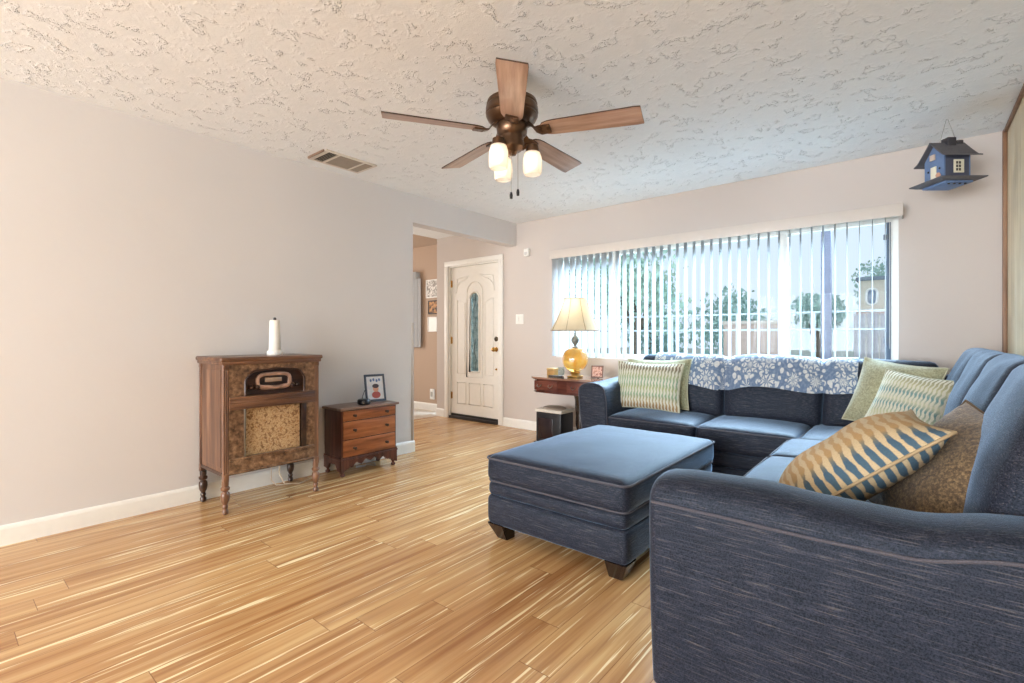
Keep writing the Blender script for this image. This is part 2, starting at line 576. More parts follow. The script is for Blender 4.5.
def baseboard(name, segs):
    b = nb()
    for ax, a0, a1, w, sgn in segs:
        pr = [(0, 0), (0.014, 0), (0.014, 0.085), (0.010, 0.098), (0.004, 0.105), (0, 0.105)]
        if ax == 'y':      # runs along y at x = w, sticking out by sgn
            prism(b, [(w + sgn * p, q) for p, q in pr], 'y', a0, a1)
        else:
            prism(b, [(w + sgn * p, q) for p, q in pr], 'x', a0, a1)
    return struct(name, b, M_TRIM, smooth=False)
baseboard('baseboard_left', [('y', YR, YE + .014, XL, 1), ('x', XL - TW, XL, YE, 1)])
baseboard('baseboard_back', [('x', -3.87, XR - .03, YB, -1)])
baseboard('baseboard_entry', [('x', XE, -4.93, YB, -1)])
baseboard('baseboard_dining', [('x', -8.3, XE, YD, -1)])
b = nb(); box(b, XL - .006, XL + .008, YE - .016, YE + .006, 0.105, 1.22, .002)
struct('trim_corner_guard', b, plain('corner_guard', (188, 178, 168), .5))

# ------------------------------------------------------------------ front door
dc = nb()
for x0, x1, z0, z1 in ((DX0 - .07, DX0, 0, DZ), (DX1, DX1 + .07, 0, DZ), (DX0 - .07, DX1 + .07, DZ, DZ + .065)):
    box(dc, x0, x1, YB - .018, YB - .0005, z0, z1, .004)
for x0, x1, z0, z1 in ((DX0, DX0 + .018, 0, DZ - .018), (DX1 - .018, DX1, 0, DZ - .018), (DX0, DX1, DZ - .018, DZ)):
    box(dc, x0, x1, YB + .001, YB + .17, z0, z1)
struct('trim_door_casing', dc, M_TRIM)
door = thing('door_1', None, None, ((DX0 + DX1) / 2, YB + .03, 0))
door['kind'] = 'structure'
dx0, dx1 = DX0 + .02, DX1 - .02
GX0, GX1, GZ0, GZ1 = -4.475, -4.325, 0.64, 1.66
YDF = YB + .035            # face of the leaf
gr = (GX1 - GX0) / 2
gcx, gcz = (GX0 + GX1) / 2, GZ1 - gr
def archpts(x0, x1, z0, zt, n=16, top=True):
    r = (x1 - x0) / 2; cx = (x0 + x1) / 2
    pts = [(x0, z0), (x1, z0)]
    for k in range(n + 1):
        a = PI * k / n
        pts.append((cx + r * math.cos(a), zt - r + r * math.sin(a)))
    return pts
# leaf with an arched hole, made of side slabs plus an arch-edged slab
b = nb()
box(b, dx0, GX0, YDF, YDF + .045, .035, DZ - .02)
box(b, GX1, dx1, YDF, YDF + .045, .035, DZ - .02)
box(b, GX0, GX1, YDF, YDF + .045, .035, GZ0)
arc = [(gcx + gr * math.cos(PI * k / 16), gcz + gr * math.sin(PI * k / 16)) for k in range(17)]
for k in range(16):
    (xa, za), (xb, zb) = arc[k], arc[k + 1]
    prism(b, [(xa, za), (xa, DZ - .02), (xb, DZ - .02), (xb, zb)], 'y', YDF, YDF + .045)
obj('leaf', b, M_DOOR, door, smooth=False)
b = nb()
fr = archpts(GX0 - .012, GX1 + .012, GZ0 - .012, GZ1 + .012)
tube(b, [(x, YDF - .004, z) for x, z in fr], .012, 6, True)
obj('glass_frame', b, M_DOOR, door)
b = nb(); prism(b, archpts(GX0, GX1, GZ0, GZ1), 'y', YDF + .015, YDF + .022)
def m_frostpane():
    m, nt, bb = new_mat('frosted_leaded_glass')
    v = coords(nt)
    f = ntex(nt, v, 24, 3)
    L(nt, ramp(nt, f, [(0.35, S((112, 140, 144))), (0.6, S((168, 188, 188)))]), bb.inputs['Base Color'])
    bb.inputs['Roughness'].default_value = 0.12
    bb.inputs['Transmission Weight'].default_value = 0.35
    bump(nt, bb, f, 0.3, 0.004)
    return m
obj('glass_pane', b, m_frostpane(), door, smooth=False)
b = nb()      # lead came: two stacked diamonds joined by curves
for cz in (1.43, 1.15):
    tube(b, [(gcx, YDF + .012, cz + .09), (gcx + .035, YDF + .012, cz), (gcx, YDF + .012, cz - .09), (gcx - .035, YDF + .012, cz)], .004, 5, True)
tube(b, [(gcx, YDF + .012, GZ1 - .02), (gcx, YDF + .012, 1.52)], .004, 5)
tube(b, [(gcx, YDF + .012, 1.34), (gcx, YDF + .012, 1.24)], .004, 5)
tube(b, [(gcx, YDF + .012, 1.06), (gcx - .02, YDF + .012, .9), (gcx + .02, YDF + .012, .78), (gcx, YDF + .012, GZ0 + .02)], .004, 5)
obj('lead_came', b, plain('lead', (80, 92, 96), .4, .6), door)
def mold(pts, r=.008):
    b = nb(); tube(b, [(x, YDF - .001, z) for x, z in pts], r, 6, True)
    return b
b = mold(archpts(-4.54, -4.26, .56, 1.80, 20), .009)
obj('arch_molding', b, M_DOOR, door)
def rect(x0, x1, z0, z1): return [(x0, z0), (x1, z0), (x1, z1), (x0, z1)]
for x0, x1, z0, z1, sg in ((-4.72, -4.58, .60, 1.58, 1), (-4.22, -4.08, .60, 1.58, -1)):
    pts = [(x0, z0), (x1, z0), (x1, z1 - .05 if sg > 0 else z1), (x0, z1 if sg > 0 else z1 - .05)]
    obj('panel_molding', mold(pts), M_DOOR, door)
for x0, x1, z0, z1 in ((-4.72, -4.56, .20, .48), (-4.50, -4.30, .20, .48), (-4.24, -4.08, .20, .48)):
    obj('panel_molding', mold(rect(x0, x1, z0, z1)), M_DOOR, door)
for sg in (-1, 1):
    pts = []
    for k in range(9):
        a = PI / 2 * k / 8
        pts.append((gcx + sg * (.17 + .17 * math.sin(a)), 1.70 + .17 * math.cos(a) - .03))
    pts += [(gcx + sg * .32, 1.86), (gcx + sg * .1, 1.89)]
    obj('panel_molding', mold(pts), M_DOOR, door)
b = nb()
lathe(b, [(.0, 0), (.028, 0), (.03, .006), (.012, .012), (.011, .03), (.024, .04), (.030, .055), (.024, .07), (0, .074)], n=16,
      M=Matrix.Translation((dx1 - .055, YDF, .93)) @ Matrix.Rotation(R(90), 4, 'X'))
obj('door_knob', b, M_BRASS, door)
b = nb()
lathe(b, [(0, 0), (.03, 0), (.03, .01), (.018, .018), (0, .02)], n=16, M=Matrix.Translation((dx1 - .055, YDF, 1.06)) @ Matrix.Rotation(R(90), 4, 'X'))
box(b, dx1 - .060, dx1 - .050, YDF - .035, YDF - .015, 1.045, 1.075, .002)
obj('deadbolt', b, plain('dark_bolt', (92, 80, 64), .35, .8), door)
b = nb()
lathe(b, [(0, 0), (.014, 0), (.012, .01), (0, .012)], n=12, M=Matrix.Translation((dx1 - .055, YDF, .68)) @ Matrix.Rotation(R(90), 4, 'X'))
obj('lock_button', b, M_BRASS, door)
for z in (.30, 1.04, 1.80):
    b = nb(); box(b, dx0 - .012, dx0 + .02, YDF - .006, YDF, z - .045, z + .045, .002)
    lathe(b, [(.006, z - .05), (.006, z + .05)], (dx0 - .004, YDF - .008, 0), 8)
    obj('hinge', b, M_BRASS, door)
b = nb(); box(b, DX0 + .018, DX1 - .018, YB - .02, YB + .15, 0.0, .034, .004)
box(b, DX0 + .018, DX1 - .018, YDF - .008, YDF, .034, .06)
obj('threshold', b, plain('dark_threshold', (36, 30, 28), .5), door)
# wall devices
sw = thing('light_switch', 'white double light switch on the wall right of the front door', 'light switch', (-3.616, YB, 1.24))
b = nb(); box(b, -3.675, -3.56, YB - .008, YB, 1.24, 1.357, .003); obj('switch_plate', b, M_WHITEP, sw)
for x in (-3.646, -3.589):
    b = nb(); box(b, x - .016, x + .016, YB - .014, YB - .007, 1.266, 1.332, .002); obj('rocker', b, M_TRIM, sw)
sn = thing('motion_sensor', 'small white alarm motion sensor high on the wall left of the window', 'sensor', (-3.495, YB, 2.03))
b = nb(); box(b, -3.53, -3.46, YB - .045, YB, 2.03, 2.12, .012, 3); obj('housing', b, M_WHITEP, sn)
b = nb(); box(b, -3.515, -3.475, YB - .050, YB - .042, 2.045, 2.08, .004); obj('lens', b, plain('sensor_lens', (205, 203, 200), .3), sn)

# ------------------------------------------------------------------ picture window
win = thing('window_1', None, None, ((WX0 + WX1) / 2, YB + .1, WZ0)); win['kind'] = 'structure'
fy0, fy1 = YB + .055, YB + .115
b = nb()
t_ = .045
box(b, WX0, WX0 + t_, fy0, fy1, WZ0, WZ1); box(b, WX1 - t_, WX1, fy0, fy1, WZ0, WZ1)
box(b, WX0 + t_, WX1 - t_, fy0, fy1, WZ0, WZ0 + t_); box(b, WX0 + t_, WX1 - t_, fy0, fy1, WZ1 - t_, WZ1)
obj('window_frame', b, M_TRIM, win, smooth=False)
MX = (-2.40, -0.845)
for x in MX:
    b = nb(); box(b, x - .032, x + .032, fy0, fy1, WZ0 + t_, WZ1 - t_, .004); obj('mullion', b, M_TRIM, win)
b = nb()      # sliding sash at the right with its dark edge strip
x0, x1 = MX[1] + .032, WX1 - t_
box(b, x1 - .028, x1, fy0 - .004, fy0 + .05, WZ0 + t_, WZ1 - t_, .003)
obj('sash_edge', b, plain('dark_sash', (86, 100, 118), .5), win)
for z in (1.06, 1.83):
    b = nb(); box(b, x1 - .045, x1 - .010, fy0 - .016, fy0 + .0, z - .02, z + .02, .004); obj('latch', b, plain('grey_latch', (92, 100, 112), .5), win)
for x0, x1 in ((WX0 + t_, MX[0] - .032), (MX[0] + .032, MX[1] - .032), (MX[1] + .032, WX1 - t_)):
    b = nb(); box(b, x0, x1, fy0 + .028, fy0 + .033, WZ0 + t_, WZ1 - t_); obj('pane', b, M_GLASS, win, smooth=False)
b = nb(); box(b, WX0, WX1, YB + .001, fy0, WZ0 - .0, WZ0 + .012); obj('window_sill', b, M_TRIM, win, smooth=False)

# vertical blinds
bl = thing('vertical_blind', 'white vertical slat blind hanging open across the picture window', 'blind', (-1.6, 4.45, .87))
b = nb(); box(b, -3.105, -.062, YB - .115, YB - .105, 1.945, 2.035, .002)
box(b, -3.105, -3.095, YB - .105, YB, 1.945, 2.035); box(b, -.072, -.062, YB - .105, YB, 1.945, 2.035)
obj('valance', b, plain('cream_valance', (212, 202, 193), .5, var=.01), bl)
b = nb(); box(b, -3.09, -.09, YB - .08, YB - .045, 1.955, 1.99, .003); obj('head_rail', b, M_WHITEP, bl)
x = -3.072
i = 0
while x < -.11:
    b = nb()
    a = R(-6 if x < -2.45 else 1) + random.uniform(-.03, .03)
    n = 6
    rows = []
    for z in (.875, 1.955):
        row = []
        for k in range(n + 1):
            s = (k / n - .5) * .089
            bow = .0045 * (1 - (2 * k / n - 1) ** 2)
            row.append(b.verts.new((x + bow * math.cos(a) - s * math.sin(a), YB - .0625 + s * math.cos(a) + bow * math.sin(a), z)))
        rows.append(row)
    for k in range(n):
        b.faces.new((rows[0][k], rows[0][k + 1], rows[1][k + 1], rows[1][k]))
    bmesh.ops.solidify(b, geom=b.faces[:], thickness=.0012)
    obj('slat', b, M_SLAT, bl)
    x += .0765
    i += 1
b = nb(); tube(b, [(-.14, YB - .02, 1.95), (-.14, YB - .02, 1.0)], .0015, 5); obj('cord', b, M_WHITEP, bl)

# dining window and its valance, wall decorations
dw = thing('window_2', None, None, (-6.0, YD, .95)); dw['kind'] = 'structure'
b = nb()
for x0, x1, z0, z1 in ((dwx0, dwx0 + .05, .95, 1.95), (dwx1 - .05, dwx1, .95, 1.95), (dwx0, dwx1, .95, 1.0), (dwx0, dwx1, 1.9, 1.95)):
    box(b, x0, x1, YD + .04, YD + .1, z0, z1)
obj('window_frame', b, M_TRIM, dw, smooth=False)
b = nb(); box(b, dwx0 + .05, dwx1 - .05, YD + .06, YD + .066, 1.0, 1.9); obj('pane', b, M_GLASS, dw, smooth=False)
b = nb(); box(b, dwx0 - .04, dwx1 + .05, YD - .09, YD - .001, 1.96, 2.06, .004)
for k in range(12):
    xx = dwx0 + .01 + k * .076
    box(b, xx, xx + .07, YD - .05, YD - .044, .93, 1.96)
base_origin(tag(obj('vertical_blind', b, M_SLAT), 'white blind with a boxed valance over the dining room window', 'blind'))

# ------------------------------------------------------------------ ceiling vent
vt = thing('ceiling_vent', 'rectangular three bank air vent in the textured ceiling', 'air vent', (-3.385, 2.055, ZC))
vx0, vx1, vy0, vy1 = -3.50, -3.275, 1.84, 2.265
zf = ZC - .012
b = nb()
box(b, vx0 - .02, vx0, vy0 + .03, vy1 - .02, zf, ZC - .0005); box(b, vx1, vx1 + .02, vy0 + .03, vy1 - .02, zf, ZC - .0005)
box(b, vx0 - .02, vx1 + .02, vy0, vy0 + .03, zf, ZC - .0005); box(b, vx0 - .02, vx1 + .02, vy1 - .02, vy1, zf, ZC - .0005)
for y in (1.955, 2.165):
    box(b, vx0, vx1, y - .008, y + .008, zf, ZC - .0005)
obj('vent_frame', b, plain('vent_paint', (216, 206, 194), .5), vt, smooth=False)
b = nb(); box(b, vx0, vx1, vy0 + .03, vy1 - .02, ZC - .0035, ZC - .001); obj('duct_backing', b, plain('duct_dark', (46, 38, 32), .9), vt, smooth=False)
vm = plain('louvre_metal', (150, 138, 124), .5)
for y0, y1, n_, tilt in ((1.87, 1.947, 5, 40), (1.963, 2.157, 14, -12), (2.173, 2.245, 6, -30)):
    b = nb()
    for k in range(n_):
        y = y0 + (k + .5) * (y1 - y0) / n_
        box(b, vx0, vx1, -.0055, .0055, -.0008, .0008, M=Matrix.Translation((0, y, ZC - .0085)) @ Matrix.Rotation(R(tilt), 4, 'X'))
    obj('louvre_bank', b, vm, vt, smooth=False)
b = nb(); box(b, vx0 + .0, vx1 - .0, 1.826, 1.834, zf - .004, ZC - .001, .001); obj('damper_lever', b, plain('lever_brown', (120, 94, 76), .5), vt)

# ------------------------------------------------------------------ ceiling fan
FC = Vector((-1.579, 1.906, 0))
fan = thing('ceiling_fan', 'bronze five blade ceiling fan with three lit frosted glass shades', 'ceiling fan', (FC.x, FC.y, ZC))
FZ = 2.13
c0 = (FC.x, FC.y, 0)
b = nb(); lathe(b, [(0, ZC), (.065, ZC), (.068, 2.425), (.060, 2.39), (.03, 2.365), (.024, 2.35), (.024, 2.32), (.05, 2.312), (.10, 2.30), (.125, 2.285), (.130, 2.268), (.126, 2.262), (.133, 2.25), (.134, 2.225), (.128, 2.218), (.132, 2.21), (.122, 2.19), (.10, 2.175), (.085, 2.17), (0, 2.17)], c0, 40)
obj('motor_housing', b, M_BRONZE, fan)
b = nb(); lathe(b, [(0, 2.172), (.075, 2.172), (.08, 2.15), (.076, 2.12), (.06, 2.105), (.058, 2.085), (.064, 2.075), (.062, 2.05), (.045, 2.035), (.028, 2.03), (.02, 2.015), (0, 2.012)], c0, 32)
obj('switch_housing', b, M_BRONZE, fan)
aim = math.atan2(-FC.y, -FC.x)          # one blade points at the room's rear right, towards the viewer
for k in range(5):
    a = aim + k * 2 * PI / 5
    M = Matrix.Translation((FC.x, FC.y, FZ)) @ Matrix.Rotation(a, 4, 'Z') @ Matrix.Rotation(R(-13), 4, 'X')
    # blade outline: round root, gently widening, square cut tip with soft corners
    top, bot = [], []
    n = 18
    for j in range(n + 1):
        s = j / n
        xx = .135 + s * (.648 - .135)
        wd = .052 + .014 * s
        if s < .16: wd *= math.sqrt(max(0, 1 - ((.16 - s) / .16) ** 2)) * .999 + .001
        if s > .975: wd *= .94
        top.append((xx, wd)); bot.append((xx - (.012 * s), -wd))
    poly = top + bot[::-1]
    b = nb()
    prism(b, poly, 'z', -.003, .003)
    for f in b.faces:
        f.material_index = 1 if abs(f.normal.z) < .5 else 0
    bmesh.ops.transform(b, matrix=M, verts=b.verts)
    bmesh.ops.translate(b, verts=b.verts, vec=-Vector((FC.x, FC.y, ZC)))
    # wood grain follows each blade: give the mesh its own frame
    o = obj('blade', b, [M_BLADE, M_BLADEEDGE], fan, smooth=False, local=True)
    loc = Matrix.Translation(-Vector((FC.x, FC.y, ZC))) @ M
    o.data.transform(loc.inverted()); o.matrix_local = loc
    b = nb()
    pts = [(.075, 0, .045), (.10, 0, .03), (.125, 0, -.002), (.15, 0, -.008), (.20, 0, -.008)]
    rows = []
    for (px, _, pz), w in zip(pts, (.018, .016, .020, .034, .030)):
        rows.append([b.verts.new((px, sgn * w, pz + dz)) for sgn, dz in ((-1, -.004), (1, -.004), (1, .004), (-1, .004))])
    for p, q in zip(rows, rows[1:]):
        for j in range(4):
            b.faces.new((p[j], p[(j + 1) % 4], q[(j + 1) % 4], q[j]))
    b.faces.new(rows[0]); b.faces.new(rows[-1][::-1])
    bmesh.ops.recalc_face_normals(b, faces=b.faces[:])
    lathe(b, [(.006, -.014), (.006, -.006)], (.155, .014, 0), 8); lathe(b, [(.006, -.014), (.006, -.006)], (.155, -.014, 0), 8); lathe(b, [(.006, -.014), (.006, -.006)], (.185, 0, 0), 8)
    bmesh.ops.transform(b, matrix=M, verts=b.verts)
    obj('blade_bracket', b, M_BRONZE, fan)
Fv = Vector((-.638, .770, 0)); Rv = Vector((.770, .638, 0))
for k, deg in enumerate((84, 219, 334)):
    d = Fv * math.cos(R(deg)) + Rv * math.sin(R(deg))
    p = Vector((FC.x, FC.y, 0)) + d * .105
    b = nb()
    tube(b, [Vector((FC.x, FC.y, 2.047)) + d * .05, Vector((FC.x, FC.y, 2.070)) + d * .075, Vector((p.x, p.y, 2.070)), Vector((p.x, p.y, 2.052))], .011, 8)
    lathe(b, [(.012, 2.072), (.030, 2.064), (.034, 2.042), (.034, 2.027), (.03, 2.025)], (p.x, p.y, 0), 20)
    arm = obj('light_arm', b, M_BRONZE, fan)
    b = nb()
    lathe(b, [(.032, 2.034), (.040, 2.028), (.047, 2.002), (.049, 1.962), (.047, 1.927), (.041, 1.917), (.039, 1.919), (.044, 1.930), (.046, 1.962), (.044, 2.002), (.038, 2.024), (.030, 2.030)], (p.x, p.y, 0), 28, cap=False)
    obj('glass_shade', b, M_FROST, fan)
    b = nb()
    lathe(b, [(0, 1.947), (.014, 1.950), (.022, 1.967), (.022, 2.0), (.012, 2.007), (.01, 2.027), (0, 2.032)], (p.x, p.y, 0), 14)
    obj('bulb', b, M_BULB, fan)
    point('fan_bulb_light', (p.x, p.y, 1.977), 11.0, (1.0, .90, .78), .022)
for dx, zb in ((-.004, 1.785), (.030, 1.80)):
    p = Vector((FC.x, FC.y, 0)) + Rv * dx + Fv * -.02
    b = nb(); tube(b, [(p.x, p.y, 2.03), (p.x, p.y, zb + .03)], .0013, 5)
    ch = obj('pull_chain', b, M_STEEL, fan)
    b = nb(); lathe(b, [(0, 0), (.007, .002), (.008, .02), (.005, .034), (0, .036)], (p.x, p.y, zb), 10)
    obj('chain_fob', b, M_BLACK, ch)

# ------------------------------------------------------------------ antique console radio
rd = thing('radio_cabinet', 'antique walnut floor radio cabinet with patterned speaker cloth by the left wall', 'radio', (-3.44, 1.48, 0))
fx = -3.235                     # front plane
ry0, ry1 = 1.16, 1.768
bx_ = -3.645
zb, zt = .228, .935
# carcass: sides, back, bottom, face panels
for y0, y1 in ((ry0 + .004, ry0 + .022), (ry1 - .022, ry1 - .004)):
    b = nb(); box(b, bx_, fx - .03, y0, y1, zb, zt); 
    box(b, bx_ + .03, fx - .06, y0 - (.003 if y0 < 1.4 else -.0) , y1 + (.003 if y0 > 1.4 else 0), zb + .05, zt - .05, .002)
    obj('side_panel', b, M_RADIO, rd, smooth=False)
b = nb(); box(b, bx_, bx_ + .012, ry0, ry1, zb, zt); box(b, bx_, fx - .03, ry0, ry1, zb, zb + .02); obj('back_panel', b, M_RDARK, rd, smooth=False)
# corner posts: fluted, with a small carved cap
for y in (ry0, ry1):
    for x_, nm in ((fx, 1), (bx_ + .02, 0)):
        b = nb()
        for dy in (-.011, 0, .011):
            lathe(b, [(.0075, zb - .02), (.0075, zt - .02)], (x_ - .012, y + dy + (.012 if y == ry0 else -.012), 0), 10)
        box(b, x_ - .03, x_ - .010, y + (0 if y == ry0 else -.026), y + (.026 if y == ry0 else 0), zb - .03, zt)
        box(b, x_ - .034, x_ + .002, y + (-.004 if y == ry0 else -.028), y + (.028 if y == ry0 else .004), zb - .03, zb + .02, .004)
        box(b, x_ - .034, x_ + .002, y + (-.004 if y == ry0 else -.028), y + (.028 if y == ry0 else .004), zt - .05, zt, .004)
        obj('corner_post', b, M_RADIO, rd)
# face: burl panel with an arched dial recess above and a speaker opening below
ay0, ay1, az0, az1 = 1.285, 1.668, .715, .882
sy0, sy1, sz0, sz1 = 1.285, 1.645, .335, .628
iy0, iy1 = ry0 + .028, ry1 - .028
def face_slab(b, pts, x0=fx - .025, x1=fx - .006): prism(b, pts, 'x', x0, x1)
b = nb()
face_slab(b, [(iy0, .64), (ay0, .64), (ay0, zt), (iy0, zt)])
face_slab(b, [(ay1, .64), (iy1, .64), (iy1, zt), (ay1, zt)])
def arch_z(y):
    u = (y - (ay0 + ay1) / 2) / ((ay1 - ay0) / 2)
    return az1 - .018 + .018 * (1 - abs(u)) - .05 * max(0, abs(u) - .72) ** 2 / .28 ** 2
ys = [ay0 + (ay1 - ay0) * k / 24 for k in range(25)]
for ya, yb in zip(ys, ys[1:]):
    face_slab(b, [(ya, arch_z(ya)), (yb, arch_z(yb)), (yb, zt), (ya, zt)])
face_slab(b, [(iy0, sz0), (sy0, sz0), (sy0, .64), (iy0, .64)])
face_slab(b, [(sy1, sz0), (iy1, sz0), (iy1, .64), (sy1, .64)])
obj('face_panel', b, M_BURL, rd, smooth=False)
b = nb(); box(b, fx - .050, fx - .038, ay0 - .01, ay1 + .01, az0 - .02, az1 + .03)
obj('dial_board', b, M_RDARK, rd, smooth=False)
b = nb(); tube(b, [(fx - .006, ay0, .715)] + [(fx - .006, y, arch_z(y)) for y in ys] + [(fx - .006, ay1, .715)], .007, 6)
obj('arch_trim', b, M_RDARK, rd)
b = nb()       # mid rail moulding band
box(b, fx - .045, fx + .004, iy0, iy1, .636, .715, .003)
box(b, fx - .02, fx + .012, iy0, iy1, .703, .715, .004); box(b, fx - .02, fx + .010, iy0, iy1, .636, .648, .004); box(b, fx - .02, fx + .009, iy0, iy1, .672, .682, .004)
obj('middle_rail', b, M_RADIOH, rd)
b = nb(); box(b, fx - .045, fx - .002, iy0, iy1, .245, .335, .003); box(b, fx - .02, fx + .008, iy0, iy1, .322, .337, .004); box(b, fx - .02, fx + .008, iy0, iy1, .240, .252, .004)
obj('bottom_rail', b, M_BURL, rd)
b = nb(); box(b, fx - .04, fx - .032, sy0 - .005, sy1 + .005, sz0, sz1 + .02); obj('speaker_cloth', b, M_GRILLE, rd, smooth=False)
b = nb(); box(b, fx - .03, fx + .001, sy1, sy1 + .035, sz0, .636, .003); obj('grille_stile', b, M_RDARK, rd)
b = nb(); box(b, fx - .03, fx + .001, sy0 - .010, sy0, sz0, .636, .003); obj('grille_stile', b, M_STEEL, rd)
# dial escutcheon
b = nb()
cy_, cz_ = 1.472, .80
pts = []
for k in range(28):
    a = 2 * PI * k / 28
    ca, sa = math.cos(a), math.sin(a)
    pts.append((fx - .028, cy_ + .105 * math.copysign(abs(ca) ** .5, ca), cz_ + .046 * math.copysign(abs(sa) ** .6, sa)))
tube(b, pts, .013, 8, True)
tube(b, [(fx - .024, cy_ - .1, cz_ - .03), (fx - .012, cy_, cz_ - .044), (fx - .024, cy_ + .1, cz_ - .03)], .011, 8)
dial = obj('dial_escutcheon', b, plain('worn_bronze_dial', (186, 150, 132), .35, .5, var=.25), rd)
b = nb(); box(b, fx - .040, fx - .030, cy_ - .09, cy_ + .09, cz_ - .03, cz_ + .032); obj('dial_face', b, plain('dial_dark', (46, 32, 26), .3), rd)
b = nb(); box(b, fx - .031, fx - .022, cy_ - .06, cy_ + .05, cz_ - .008, cz_ + .022, .004); obj('dial_glass', b, plain('dial_pale', (176, 150, 130), .2, .3), rd)
for y in (cy_ - .148, cy_ - .108, cy_ + .118, cy_ + .152):
    b = nb(); lathe(b, [(0, 0), (.014, 0), (.017, .008), (.015, .022), (.009, .03), (0, .031)], n=14,
                    M=Matrix.Translation((fx - .038, y, cz_ - .035)) @ Matrix.Rotation(R(90), 4, 'Y'))
    obj('knob', b, M_RDARK, rd)
# top
b = nb(); box(b, bx_ - .01, fx + .018, ry0 - .025, ry1 + .025, .935, .962, .010, 3); box(b, bx_ - .004, fx + .010, ry0 - .015, ry1 + .015, .915, .938, .004)
obj('cabinet_top', b, M_RADIOH, rd)
# turned legs
legp = [(.010, 0), (.018, .006), (.019, .022), (.012, .034), (.016, .042), (.016, .052), (.012, .06), (.022, .082), (.026, .11), (.024, .13), (.014, .142), (.024, .150), (.026, .162), (.018, .172), (.020, .182), (.020, .205)]
for x_ in (fx - .018, bx_ + .022):
    for y in (ry0 + .012, ry1 - .012):
        b = nb(); lathe(b, legp, (x_, y, 0), 20); obj('leg', b, M_RADIO if x_ > -3.4 else M_RDARK, rd)
# paper roll on the radio
RZ = .962
pr = thing('paper_towel_roll', 'slim white roll on a round stand on top of the antique radio', 'paper roll', (-3.47, 1.57, RZ))
b = nb(); lathe(b, [(0, 0), (.050, 0), (.052, .005), (.052, .022), (.046, .03), (0, .031)], (-3.47, 1.57, RZ), 28); obj('stand_base', b, M_WHITEP, pr)
b = nb(); lathe(b, [(.0, .031), (.038, .031), (.039, .035), (.033, .238), (.031, .243), (0, .243)], (-3.47, 1.57, RZ), 28); obj('roll', b, plain('paper', (238, 232, 222), .8, var=.03, bmp=.1), pr)
b = nb(); lathe(b, [(0, .243), (.008, .243), (.011, .252), (.007, .262), (0, .263)], (-3.47, 1.57, RZ), 14); obj('finial', b, M_BLACK, pr)
# cable behind the radio
b = nb()
tube(b, [(-3.640, 1.70, .33), (-3.642, 1.69, .2), (-3.60, 1.66, .09), (-3.56, 1.68, .012), (-3.50, 1.76, .006), (-3.54, 1.86, .006), (-3.58, 1.95, .006)], .005, 8)
tube(b, [(-3.638, 1.64, .3), (-3.636, 1.62, .12), (-3.59, 1.60, .05), (-3.56, 1.62, .016), (-3.50, 1.70, .016)], .0035, 8)
base_origin(tag(obj('power_cable', b, plain('beige_cable', (206, 184, 158), .6)), 'beige looping cord hanging to the floor behind the radio cabinet', 'cable'))

# ------------------------------------------------------------------ small three drawer chest
ct = thing('drawer_chest', 'small reddish wooden three drawer chest on short turned feet', 'chest of drawers', (-3.54, 2.31, 0))
cx0, cx1, cy0, cy1 = -3.65, -3.40, 2.045, 2.555
b = nb(); box(b, cx0, cx1, cy0, cy1, .125, .515, .003); obj('carcass', b, M_CHEST, ct)
b = nb(); box(b, cx0 - .006, cx1 + .022, cy0 - .02, cy1 + .02, .515, .536, .006, 3); obj('chest_top', b, M_CHESTT, ct)
b = nb()
n = 40
pts = [(cy0 - .006, .155)]
pts.append((cy0 - .006, .03)); 
for k in range(n + 1):
    y = cy0 + .045 + (cy1 - cy0 - .09) * k / n
    u = abs(2 * k / n - 1)
    z = .075 + .03 * (1 - u) - .014 * math.cos(u * PI * 5) - (.03 if u > .93 else 0)
    pts.append((y, z))
pts += [(cy1 + .006, .03), (cy1 + .006, .155)]
prism(b, pts, 'x', cx1 - .018, cx1 + .008)
prism(b, [(cx0, .155), (cx0, .05), (cx0 + .05, .045), (cx0 + .08, .09), (cx1 - .08, .09), (cx1 - .05, .045), (cx1, .04), (cx1, .155)], 'y', cy0 - .006, cy0 + .012)
prism(b, [(cx0, .155), (cx0, .05), (cx0 + .05, .045), (cx0 + .08, .09), (cx1 - .08, .09), (cx1 - .05, .045), (cx1, .04), (cx1, .155)], 'y', cy1 - .012, cy1 + .006)
box(b, cx0, cx1 + .013, cy0 - .011, cy1 + .011, .128, .142, .004)
obj('scalloped_apron', b, M_CHEST, ct, smooth=False)
for z0, z1 in ((.432, .508), (.288, .425), (.148, .281)):
    b = nb(); box(b, cx1 - .01, cx1 + .008, cy0 + .012, cy1 - .012, z0, z1, .004)
    d = obj('drawer', b, M_CHESTF, ct)
    for y in (cy0 + .105, cy1 - .105):
        b = nb(); lathe(b, [(0, 0), (.011, 0), (.006, .006), (.005, .012), (.012, .018), (.012, .026), (0, .03)], n=12,
                        M=Matrix.Translation((cx1 + .007, y, (z0 + z1) / 2)) @ Matrix.Rotation(R(90), 4, 'Y'))
        obj('knob', b, M_RDARK, d)
for x_ in (cx0 + .02, cx1 - .015):
    for y in (cy0 + .018, cy1 - .018):
        b = nb(); lathe(b, [(.012, 0), (.019, .008), (.019, .018), (.010, .026), (.011, .034), (.02, .045), (.021, .06)], (x_, y, 0), 16); obj('foot', b, M_CHEST, ct)
